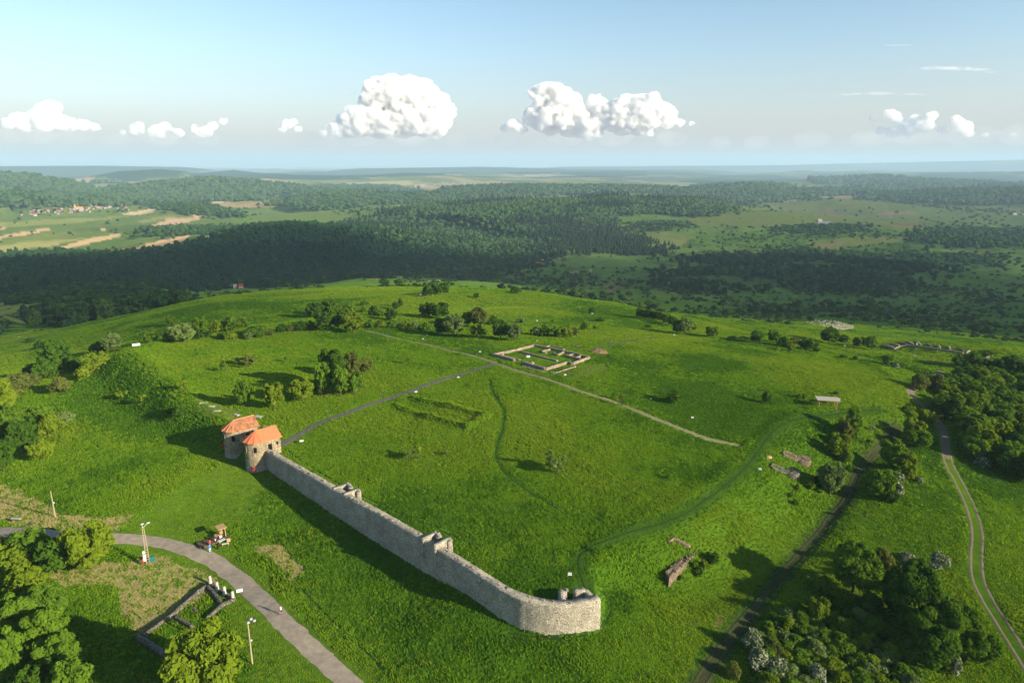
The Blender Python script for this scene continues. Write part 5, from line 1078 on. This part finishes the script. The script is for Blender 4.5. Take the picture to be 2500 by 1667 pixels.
def concrete_pole(px, py, h, label, ladder, heads, extra=False):
    x, y, z = hit(px, py); o = thing('utility_pole', label, 'pole', (x, y, z), .5, 'concrete poles')
    if ladder:
        for s in (-1, 1): b = MB(); b.tube((s*.28, 0, -.3), (s*.14, 0, h), .075, .06, 6); b.build('pole_leg', CONC, o)
        for k in range(14): q = k/14; b = MB(); b.box((0, 0, .4+q*(h-.5)), (.56-.26*q, .09, .10)); b.build('rung', CONC, o)
    else: b = MB(); b.tube((0, 0, -.3), (0, 0, h), .14, .09, 8); b.build('pole_leg', CONC, o); b = MB(); b.ball((.2, -.1, h*.55), .16); b.build('white_box', WHITE, o)
    if heads == 1:
        for s in (-1, 1): b = MB(); b.tube((0, 0, h-.1), (.5*s+.4, .3, h+.5), .035, .035, 6); b.box((.5*s+.5, .35, h+.5), (.5, .22, .14)); b.build('street_lamp', WHITE, o)
    if heads == 2:
        b = MB(); b.box((.35, 0, h-.05), (1.3, .08, .08)); b.build('crossbar', DARKM, o)
        for i in range(6): b = MB(); b.box((.1+(i % 3)*.42, -.12, h+.25-.42*(i//3)), (.34, .2, .3)); b.build('floodlight', PRINT if i % 2 else DARKM, o)
    if extra:
        b = MB(); b.box((-.45, -.15, 1.5), (.45, .4, 1.3)); b.box((-.5, -.1, 2.6), (.35, .3, .5)); b.build('meter_box', WHITE, o); b = MB(); b.box((-.75, -.1, .9), (.2, .35, 1.1)); b.build('red_box', RED, o); b = MB(); b.box((.75, .1, .75), (.75, .5, 1.1)); b.build('green_box', cloth('teal box', (.02, .14, .12)), o)
concrete_pole(362,1375,7.6,'ladder-like concrete pole with lamps and white boxes by the road bend',True,1,True)
concrete_pole(616,1619,7.4,'concrete pole with a cluster of floodlights beside the left ruin',False,2)
concrete_pole(135,1261,6.0,'plain leaning post on the hay strip at the left',False,0)

# ------------------------------------------------------------------ ruins
o = thing('ruined_building', 'large excavated building of low tan walls in the middle of the platform', 'ruin')
for px, h, th in [([(1201,868),(1256,882)],.95,.9),([(1274,888),(1331,904)],1.0,.9),([(1331,904),(1384,888)],.95,.8),([(1386,887),(1397,891)],.9,.8),([(1397,891),(1438,876)],.95,.9),([(1438,875),(1370,858),(1304,845)],.8,.8),([(1304,845),(1257,857)],.8,.8),([(1256,857),(1202,868)],.8,.8),([(1271,860),(1316,871),(1361,882)],.5,.8),([(1227,870),(1270,879)],.45,.6),([(1322,860),(1342,855)],.7,.7),([(1322,861),(1335,863)],.6,.7),([(1349,865),(1363,868),(1376,861)],.7,.7),([(1378,870),(1417,879)],.7,.7),([(1386,870),(1399,866)],.6,.6),([(1406,875),(1418,870)],.7,.6),([(1294,887),(1302,889)],.7,.8),([(1273,894),(1330,910)],.28,.7),([(1341,908),(1354,911),(1405,895)],.3,.6),([(1332,848),(1343,845),(1372,851),(1378,854),(1366,857)],.5,.6),([(1222,869),(1229,866)],.5,.6)]:
    px_wall('wall', px, h, th, RUINST, o, res=.6, jag=.08, bulge=.05, seed=px[0][0])
o = thing('columned_ruin', 'small overgrown ruin of low dark walls with four broken columns, lower left', 'ruin')
for px, h, th in [([(507,1431),(463,1466),(424,1501),(382,1533),(350,1556)],.65,.62),([(507,1433),(524,1454),(542,1478)],.65,.65),([(574,1464),(542,1480),(507,1512)],.65,.62),([(514,1424),(570,1463)],.3,.6),([(427,1507),(470,1533)],.5,.5),([(336,1560),(370,1580),(404,1603),(424,1588)],.8,.9),([(465,1480),(482,1492)],.25,.5)]:
    px_wall('wall', px, h, th, DARKST, o, res=.4, jag=.14, bulge=.1, seed=px[0][1])
for px, py in ((514,1425),(531,1440),(549,1451),(569,1463)):
    x, y, z = hit(px, py); b = MB(); b.lathe((x, y, z), [(.42, -.2), (.42, .22), (.36, .3), (.30, .4), (.27, 1.3), (.24, 1.62), (.12, 1.7)], 12); b.build('column', OFFW, o, True)
o = thing('brown_ruin', 'thick brown stone wall with low foundations on the right bank', 'ruin')
zt_ = hit(1645,1378)[2]+.55
for nm, pl in (('wall', [(1626,1393),(1663,1358),(1677,1368),(1634,1406)]), ('wall', [(1669,1349),(1687,1331),(1708,1336),(1699,1348),(1680,1362)])):
    q = [np.array(at_z(a, b_, zt_)[:2]) for a, b_ in pl]; n_ = len(q); V, F = [], []
    ring_ = [q[i]*(1-f)+q[(i+1) % n_]*f for i in range(n_) for f in np.linspace(0, 1, 7)[:-1]]; m_ = len(ring_); ctr_ = np.mean(q, 0)
    for k in range(8):
        for i, p in enumerate(ring_): jj = .10*(random.random()-.5); pp = p+(p-ctr_)*(jj+.03*(7-k)*.35); V.append((pp[0], pp[1], zt_-3.2+3.2*k/7+(random.uniform(-.16, .06) if k == 7 else 0)))
    V.append((ctr_[0], ctr_[1], zt_-.03)); F = [(k*m_+i, k*m_+(i+1) % m_, (k+1)*m_+(i+1) % m_, (k+1)*m_+i) for k in range(7) for i in range(m_)]+[(7*m_+i, 7*m_+(i+1) % m_, 8*m_) for i in range(m_)]
    me_ = bpy.data.meshes.new('wall'); me_.from_pydata([tuple(map(float, v)) for v in V], [], F); me_.materials.append(BROWNST); wl_ = link('wall', me_, o)
    stones('stone', wl_, BROWNST, [(p[0], p[1], zt_-.18) for p in ring_[::2]], .8)
px_wall('wall', [(1630,1323),(1646,1314),(1686,1336)], .4, .7, BROWNST, o, jag=.06)
for px, hole, lb in (([(1911,1110),(1914,1103),(1944,1116)], (1957,1124), 'upper of the two low brick oven ruins, with a round hole'), ([(1882,1142),(1886,1134),(1914,1148)], (1930,1156), 'lower of the two low brick oven ruins, greyer and open')):
    x, y, z = hit(*hole); o = thing('oven_ruin', lb, 'ruin', (0, 0, 0), group='brick oven ruins'); m_ = BROWNST if hole[0] > 1950 else DARKST
    px_wall('low_wall', px, .7, .5, m_, o, res=.4); a_, b_ = hit(*px[0]), hit(px[0][0]+38, px[0][1]+15); px_wall('low_wall', [px[0], (px[0][0]+36, px[0][1]+16)], .7, .5, m_, o, res=.4)
    ring = MB(); n_ = 20; vs = []
    for r_, zz in ((1.9, -1.2), (1.9, .75), (.42, .8), (.42, -.3)): vs += [(x+r_*math.cos(k*2*math.pi/n_)*1.15, y+r_*math.sin(k*2*math.pi/n_)*.95, z+zz+(.06*math.sin(k*2.3) if zz > 0 else 0)) for k in range(n_)]
    ring.add(vs, [(j*n_+k, j*n_+(k+1) % n_, (j+1)*n_+(k+1) % n_, (j+1)*n_+k) for j in range(3) for k in range(n_)]); ring.build('domed_base', m_, o)
    b = MB(); b.lathe((x, y, z-.35), [(.41, 0), (.41, .05)], 14); b.build('pit', INSHADE, o)
o = thing('round_ruin', 'round arena ruin with low curved wall and stone wings, far right', 'ruin')
for px, h, th in [([(2181,854),(2196,848),(2214,846),(2252,849),(2290,855),(2330,860),(2352,864)],.9,.8),([(2181,854),(2200,861),(2233,870),(2271,879),(2325,888)],.35,.6)]: px_wall('arena_wall', px, h, th, RUINST, o, res=.9, jag=.08)
for i, (a, b_) in enumerate([((2156,846),(2182,854)),((2163,844),(2180,851)),((2175,840),(2194,846)),((2195,837),(2212,844)),((2215,835),(2228,843)),((2237,836),(2247,845)),((2264,842),(2272,848)),((2290,846),(2294,851)),((2316,848),(2318,855)),((2345,854),(2352,860)),((2366,858),(2358,864)),((2395,864),(2388,872)),((2421,868),(2404,878)),((2405,880),(2395,876))]):
    px_wall('wing_wall', [a, b_], 1.0, .8, RUINST if i % 3 else DARKST, o, res=.9)
x, y, z = hit(1460,860); b = MB(); random.seed(3); b.ball((0, 0, 0), 1.0, 18, 10, (3.6, 2.4, 1.25)); b.v = [(p[0]*(1+random.uniform(-.12, .12)), p[1]*(1+random.uniform(-.12, .12)), p[2]*(1+random.uniform(-.2, .2))) for p in b.v]
tag(b.build('rubble_heap', simple_mat('reddish rubble', (.20, .12, .085), .95, .4, 3.0, .6, 6.0), None, False, (x, y, z-.2)), 'reddish rubble heap behind the right end of the ruin field', 'heap')
x, y, z = hit(1411,846); b = MB(); b.ball((0, 0, 0), 1, 14, 8, (3.0, 1.6, .7)); tag(b.build('rubble_heap', simple_mat('brown earth', (.15, .10, .07), .95, .35, 3.0, .5, 6.0), None, False, (x, y, z-.15)), 'low brown earth heap behind the ruin field', 'heap')
x, y, z = hit(1876,1116); b = MB(); b.ball((0, 0, 0), 1, 12, 8, (.9, .7, .5)); tag(b.build('boulder', simple_mat('orange stone', (.38, .24, .14), .9, .2, 3.0), None, False, (x, y, z)), 'orange-brown boulder left of the upper oven ruin', 'boulder')
x, y, z = hit(2018,992); o = thing('picnic_shelter', 'open shelter with flat pale roof on thin timber legs, right slope', 'shelter', (x, y, z), R(-12))
for sx_ in (-1, 1):
    for sy_ in (-1, 1): b = MB(); b.box((sx_*2.4, sy_*1.3, 1.1), (.18, .18, 2.6)); b.build('leg', WOOD, o)
for i in range(6): b = MB(); b.box((-2.6+i*1.04, 0, 2.46), (1.0, 3.5, .10)); b.build('roof_panel', OFFW, o)
b = MB(); b.box((0, -1.72, 2.36), (6.2, .08, .16)); b.build('fascia', WOOD, o)
x, y, z = hit(2034,984); b = MB(); b.box((0, 0, 1.5), (3.6, 2.2, .1)); [b.box((q, w_, .7), (.1, .1, 1.6)) for q in (-1.6, 1.6) for w_ in (-.9, .9)]; tag(b.build('side_canopy', OFFW, None, False, (x, y, z), R(-25)), 'small pale canopy just behind the open shelter', 'canopy')
# two pale sheets far out in the left pasture
for px, py, lb in ((50,823,'upper'), (71,855,'lower')):
    x, y, z = hit(px, py); b = MB(); b.box((0, 0, .3), (2.6, 1.0, .6), 0, .1); tag(b.build('water_trough', OFFW, None, False, (x, y, z), .3), lb+' of two pale troughs in the dusky left pasture', 'trough')

# ------------------------------------------------------------------ sheep, farms and villages
def sheep_mesh():
    b = MB(); b.ball((0, 0, .62), .36, 8, 6, (1.55, .85, .85)); b.ball((.66, 0, .86), .15, 6, 5, (1.35, .8, .9)); b.tube((.45, 0, .72), (.62, 0, .86), .17, .12, 6)
    for x in (-.32, .32):
        for y in (-.14, .14): b.tube((x, y, 0), (x, y, .45), .05, .07, 5)
    for s in (-1, 1): b.ball((.62, s*.13, .93), .05, 5, 4, (.6, 1.4, .6))
    b.ball((-.55, 0, .62), .08, 5, 4); return b.data('sheep', simple_mat('fleece', (.40, .36, .29), .95, .2, 5.0), True)
SHM = sheep_mesh(); FL = [(1960,784),(1990,781),(2030,782),(2062,790),(2084,798),(2080,804),(2050,807),(2020,799),(1998,797),(1975,792)]
random.seed(12); k = 0
while k < 240:
    px, py = random.uniform(1958, 2086), random.uniform(780, 808)
    if not inpoly(np.array([px]), np.array([py]), FL)[0] or random.random() > ((px-1950)/136)**1.6+.08: continue
    x, y, z = hit(px, py); s = link('sheep', SHM, None, (x, y, z), random.gauss(.5, .6)); k += 1
    tag(s, 'white sheep of the flock grazing on the valley pasture, right', 'sheep', 'flock of sheep on the valley pasture')
HW = [simple_mat('white house wall', (.32, .31, .29), .8, .08), simple_mat('cream house wall', (.28, .25, .2), .8, .08)]
HR = [simple_mat('red tile roof', (.30, .10, .06), .8, .2), simple_mat('brown tile roof', (.24, .12, .08), .8, .2), simple_mat('grey roof', (.24, .24, .25), .7, .15)]
def house_mesh(w, d, h, rh, wm, rm):
    b = MB(); b.box((0, 0, h/2-.5), (w, d, h+1)); nw = len(b.f); x, y = w/2+.4, d/2+.4
    b.add([(-x, -y, h-.1), (x, -y, h-.1), (x, y, h-.1), (-x, y, h-.1), (-x+.3, 0, h+rh), (x-.3, 0, h+rh)], [(0, 1, 5, 4), (2, 3, 4, 5), (1, 2, 5), (3, 0, 4), (3, 2, 1, 0)])
    me = bpy.data.meshes.new('house'); me.from_pydata(b.v, [], b.f); me.materials.append(wm); me.materials.append(rm)
    for i, p in enumerate(me.polygons): p.material_index = 0 if i < nw else 1
    return me
HM = [house_mesh(12, 9, 5, 3.4, HW[i % 2], HR[i % 3]) for i in range(6)]
random.seed(5)
BAND = [(42,523),(75,521),(100,519),(140,518),(165,516),(196,514),(222,510),(250,508),(285,509),(312,509)]
for i in range(60):
    u = random.random()*(len(BAND)-1); j = int(u); f = u-j; px = BAND[j][0]*(1-f)+BAND[j+1][0]*f; py = BAND[j][1]*(1-f)+BAND[j+1][1]*f+random.gauss(-1, 3.0)
    x, y, z = hit(px, py); s = link('village_house', random.choice(HM), None, (x, y, z), random.uniform(0, 3.1)); q = random.uniform(.6, 1.05); s.scale = (q, q, q)
    tag(s, 'small roofed house of the village in the left valley', 'house', 'houses of the left valley village')
for i in range(60):
    px, py = random.gauss(1120, 42), random.gauss(452, 3.2); x, y, z = hit(px, max(446, py))
    if math.hypot(x, y) > 14000: continue
    s = link('village_house', random.choice(HM), None, (x, y, z), random.uniform(0, 3.1)); s.scale = (1.5,)*3
    tag(s, 'tiny pale house of the far village on the central plain', 'house', 'houses of the far village')
x, y, z = hit(195,515); o = thing('village_church', 'pale church with orange roof and tower in the left valley village', 'church', (x, y, z), .4)
b = MB(); b.box((0, 0, 5), (26, 13, 12)); b.box((-16, 0, 9), (7, 7, 20)); b.build('wall', HW[0], o); b = MB(); b.add([(-13, -7, 11), (13, -7, 11), (13, 7, 11), (-13, 7, 11), (-13, 0, 18), (13, 0, 18)], [(0, 1, 5, 4), (2, 3, 4, 5), (1, 2, 5), (3, 0, 4)]); b.lathe((-16, 0, 19), [(5, 0), (4, 3), (.3, 11)], 4); b.build('roof', simple_mat('orange church roof', (.55, .24, .1), .8, .1), o)
for px, py, q, ri, lb in ((563,729,.40,0,'dark red roofed house at the foot of the left forest, left one'),(577,729,.34,2,'small grey shed between the two red houses below the forest'),(591,728,.46,0,'bright red roofed house at the foot of the left forest, right one'),(2000,541,1.2,2,'small white hut above the long farm barn'),(2475,524,1.6,2,'grey barn at the far right edge of the valley'),(2500,526,1.6,2,'second grey barn at the very right edge')):
    x, y, z = hit(px, py, 950); o = thing('farmhouse', lb, 'house', (x, y, z), .2); b = MB(); b.box((0, 0, 2), (11*q, 8*q, 5.2)); b.build('wall', HW[1], o); b = MB(); a = 6*q; c_ = 4.6*q; b.add([(-a, -c_, 4.5), (a, -c_, 4.5), (a, c_, 4.5), (-a, c_, 4.5), (-a, 0, 8), (a, 0, 8)], [(0, 1, 5, 4), (2, 3, 4, 5), (1, 2, 5), (3, 0, 4), (3, 2, 1, 0)]); b.build('roof', simple_mat('bright red roof tile', (.26, .055, .04), .8, .2) if ri == 0 else HR[ri], o)
for i, (px, py, h) in enumerate(((556,731,7),(568,733,6),(584,733,7),(603,732,8),(610,730,6))):
    x, y, z = hit(px, py, 900); plant(x, y, h, h, 'round', 'd', 'dark tree, %s beside the red roofed houses under the forest' % ORD[i], 'trees by the red roofed houses')
x, y, z = hit(2012,547); o = thing('farm_barn', 'long barn with pale roof in the bright valley pasture', 'barn', (x, y, z), -.25); b = MB(); b.box((0, 0, 2), (34, 11, 5)); b.build('wall', HW[0], o); b = MB(); b.add([(-18, -6.5, 4.4), (18, -6.5, 4.4), (18, 6.5, 4.4), (-18, 6.5, 4.4), (-18, 0, 7.5), (18, 0, 7.5)], [(0, 1, 5, 4), (2, 3, 4, 5), (1, 2, 5), (3, 0, 4), (3, 2, 1, 0)]); b.build('roof', HR[2], o)
# ------------------------------------------------------------------ cumulus clouds far beyond the hills
def cloud_mat(name, dens, z0=0, z1=1, fill=.44, scale=.00075, step=.12):
    m, n, l, o = mat(name); v = nd(n, 'ShaderNodeVolumeScatter', Anisotropy=0.0); v.inputs['Color'].default_value = (1, 1, 1, 1); l.new(v.outputs[0], o.inputs['Volume'])
    g = nd(n, 'ShaderNodeNewGeometry'); z = nd(n, 'ShaderNodeTexNoise', Scale=scale, Detail=5.0, Roughness=.62); l.new(g.outputs['Position'], z.inputs['Vector'])
    a = nd(n, 'ShaderNodeMapRange', interpolation_type='SMOOTHSTEP'); a.inputs[1].default_value = fill-.06; a.inputs[2].default_value = fill+.12; l.new(z.outputs['Fac'], a.inputs[0])
    s = nd(n, 'ShaderNodeSeparateXYZ'); l.new(g.outputs['Position'], s.inputs[0]); b = nd(n, 'ShaderNodeMapRange', interpolation_type='SMOOTHSTEP'); b.inputs[1].default_value = z0; b.inputs[2].default_value = z1; l.new(s.outputs[2], b.inputs[0])
    c = nd(n, 'ShaderNodeMath', operation='MULTIPLY'); l.new(a.outputs[0], c.inputs[0]); l.new(b.outputs[0], c.inputs[1]); d = nd(n, 'ShaderNodeMath', operation='MULTIPLY'); l.new(c.outputs[0], d.inputs[0]); d.inputs[1].default_value = dens; l.new(d.outputs[0], v.inputs['Density'])
    m.cycles.volume_step_rate = step; return m
CLOUD = cloud_mat('cloud droplets', .0058, 1500, 2900, .43, .0012); WISP = cloud_mat('thin cloud droplets', .0006, 0, 1, .46)
from mathutils import noise as _nz
_ico = bmesh.new(); bmesh.ops.create_icosphere(_ico, subdivisions=3, radius=1.0); IV = np.array([v.co[:] for v in _ico.verts]); IF = np.array([[v.index for v in f.verts] for f in _ico.faces]); _ico.free()
def n3(p, s): 
    return (fbm(p[:, 0]*s+p[:, 2]*s*.7, p[:, 1]*s-p[:, 2]*s*.6, 4)+fbm(p[:, 2]*s+20, p[:, 0]*s*.8-p[:, 1]*s*.5+7, 4))*.5
def cloud(label, lobes, dist, base_px, top_px, dmin=.0, flat=1.0, thick=1.0, seed=0):
    """lobes: photo circles (x, y, radius) standing at distance dist"""
    V, F, D = [], [], []; k = 0; g = np.random.default_rng(seed); big = [(px, py, pr, 0.0) for px, py, pr in lobes]
    if flat > .9:                                      # smaller billows budding out of every large one
        for px, py, pr in lobes:
            for q in range(int(6+pr*.75)):
                aa = g.uniform(-.5, 3.64); w = pr*g.uniform(.80, 1.02)*abs(g.uniform(.35, 1))**.4; big.append((px+math.cos(aa)*w, py-math.sin(aa)*w*.95, pr*g.uniform(.11, .34), -pr*g.uniform(.0, .8)))
    for i, (px, py, pr, dz_) in enumerate(big):
        d_ = ray(px, py); tq = dist/math.hypot(d_[0], d_[1])*(1+g.uniform(-.004, .004)+dz_/FPX); c = np.array([d_[0]*tq, d_[1]*tq, HC+d_[2]*tq]); rad = pr/FPX*dist
        v = IV*rad*np.array([1.25 if flat > .9 else 1.0 if flat > .5 else 2.4, thick, flat*.92]); q = v+c
        q = c+v*(1+.95*(n3(q, 1.0/(rad*.62))-.5)+.62*(n3(q+500, 1.0/(rad*.2))-.5))[:, None]
        V.append(q); F.append(IF+k); k += len(q)
    V = np.concatenate(V); ctr = V.mean(0); me = mesh_np('cloud', V-ctr, np.concatenate(F), [CLOUD if flat > .9 else WISP])
    ob = link('cloud', me, None, tuple(ctr)); rm = ob.modifiers.new('merge', 'REMESH'); rm.mode = 'VOXEL'; rm.voxel_size = dist/FPX*(1.1 if flat > .9 else 1.2); sm_ = ob.modifiers.new('soften', 'SMOOTH'); sm_.factor = .6; sm_.iterations = 14 if flat > .9 else 0
    return tag(ob, label, 'cloud', 'clouds over the horizon')
DC = 60000
cloud('largest white cumulus tower left of centre over the horizon', [(960,232,44),(1012,238,46),(925,225,36),(1052,258,40),(1000,280,50),(1082,272,26),(940,290,44),(885,296,40),(912,262,32),(855,308,30),(1040,300,34),(822,318,20),(790,326,10),(965,205,22),(1000,206,24),(940,206,16),(1035,222,22),(1085,300,16),(1065,318,20),(985,322,22),(930,322,20)], DC, 345, 300, seed=1)
cloud('broad white cumulus bank right of centre with two humps', [(1350,245,40),(1318,228,22),(1362,222,18),(1385,268,40),(1345,290,40),(1402,300,40),(1440,312,30),(1312,280,26),(1480,282,34),(1535,268,38),(1580,262,34),(1618,280,28),(1520,298,36),(1570,298,36),(1632,298,18),(1660,300,10),(1455,250,20),(1292,292,16),(1288,278,9),(1252,304,15),(1232,314,10),(1272,312,15),(1690,302,7)], DC*1.04, 345, 300, seed=2)
cloud('small puff of cloud left of the largest cumulus', [(700,304,12),(716,298,9),(690,316,8),(728,316,8),(802,312,9),(785,318,6)], DC, 336, 305, seed=3)
cloud('soft cloud heap at the far left edge of the sky', [(112,275,20),(126,264,16),(84,286,18),(48,292,15),(140,296,18),(102,302,20),(18,302,12),(62,304,16),(200,306,14),(170,304,16),(230,310,10)], DC, 345, 280, .0, seed=4)
cloud('chain of small clouds between the left heap and the largest cumulus', [(335,316,14),(340,306,9),(300,323,6),(385,322,16),(402,310,11),(432,326,12),(480,314,11),(500,322,15),(520,306,10),(545,296,9),(375,342,5)], DC, 348, 292, seed=5)
cloud('broken cumulus group low on the right of the sky', [(2178,284,14),(2170,276,9),(2132,290,7),(2182,324,14),(2152,318,10),(2232,290,11),(2272,284,11),(2262,308,15),(2222,320,15),(2340,302,12),(2352,312,15),(2335,291,9),(2362,326,10),(2405,330,6),(2472,330,7),(2205,300,12),(2300,318,10)], DC, 345, 290, seed=6)
for pts, lb in (([(2250,169,12),(2290,166,16),(2340,167,16),(2385,170,12),(2420,176,7)], 'longer of two thin wisps high on the right'), ([(2060,231,10),(2110,229,14),(2160,228,15),(2210,230,12),(2250,231,7)], 'lower thin wisp on the right above the broken group'), ([(2180,111,7),(2198,110,8),(2215,112,5)], 'tiny highest wisp at the upper right'), ([(850,226,6),(865,224,7),(885,223,5)], 'faint wisp left of the largest cumulus')):
    cloud(lb, pts, DC, 1e6, 1e6-1, .16, .22, .8, seed=len(lb))
VEIL = cloud_mat('very thin cloud', .00006, 0, 1, .42, .0003)
for pts, dd, lb in (([(640,352,26),(760,340,34),(880,338,38),(1000,336,40),(1120,345,34),(1240,340,36),(1380,336,42),(1500,334,42),(1640,338,34),(1760,348,26)], DC*1.1, 'thin grey cloud bank low under the two big cumulus clouds'),
    ([(-20,330,34),(80,332,36),(180,336,30),(280,342,28),(400,340,34),(500,338,30),(600,350,20)], DC*1.1, 'thin grey cloud bank low at the left'), ([(1850,350,30),(1980,342,36),(2120,338,38),(2240,334,40),(2360,332,40),(2500,330,40)], DC*1.1, 'thin grey cloud bank low at the right')):
    ob = cloud(lb, pts, dd, 0, 1, 0, .55, 1.6, seed=len(pts)); ob.data.materials.clear(); ob.data.materials.append(VEIL); ob.modifiers[0].voxel_size *= 3

# the flat cumulus that stands between the low sun and the valley: its shade lies over the woods behind the hill
m, n, l, o = mat('dense cloud'); v = nd(n, 'ShaderNodeVolumeScatter', Density=.0042, Anisotropy=0.0); v.inputs['Color'].default_value = (1, 1, 1, 1); l.new(v.outputs[0], o.inputs['Volume'])
V, F = [], []; k = 0; g = np.random.default_rng(9); alt = 1500.0
for px, py, r_, rad in ((-100,650,1250,380),(150,660,1250,360),(400,650,1250,360),(640,610,1420,360),(850,640,1400,330),(1000,660,1250,290),(1250,665,1250,270),(1500,690,950,240),(1750,660,1150,270),(2000,690,1000,270),(2250,700,950,260),(2480,700,930,280),(2650,700,930,300),(1700,735,730,150),(2000,738,730,160),(2300,745,720,170),(2520,750,720,200),(60,710,880,190),(1900,630,1400,240),(10,790,0,95),(90,800,0,80),(170,785,0,70),(15,850,0,50),(240,765,0,60),(10,740,0,120),(2300,640,1350,220)):
    x, y, _z = at_r(px, py, r_) if r_ else hit(px, py); z = gz(x, y); t = (alt-z)/sun_vec.z; c = np.array([x+sun_vec.x*t, y+sun_vec.y*t, alt])
    v_ = IV*np.array([rad, rad, 70.0]); q = c+v_*(1+.9*(n3(v_+c, 1/(rad*.5))-.5))[:, None]; V.append(q); F.append(IF+k); k += len(q)
V = np.concatenate(V); ctr = V.mean(0); ob = link('cloud', mesh_np('cloud', V-ctr, np.concatenate(F), [m]), None, tuple(ctr)); md = ob.modifiers.new('merge', 'REMESH'); md.mode = 'VOXEL'; md.voxel_size = 22
tag(ob, 'wide flat cloud shading the wooded valley behind the hill', 'cloud', 'clouds over the horizon')
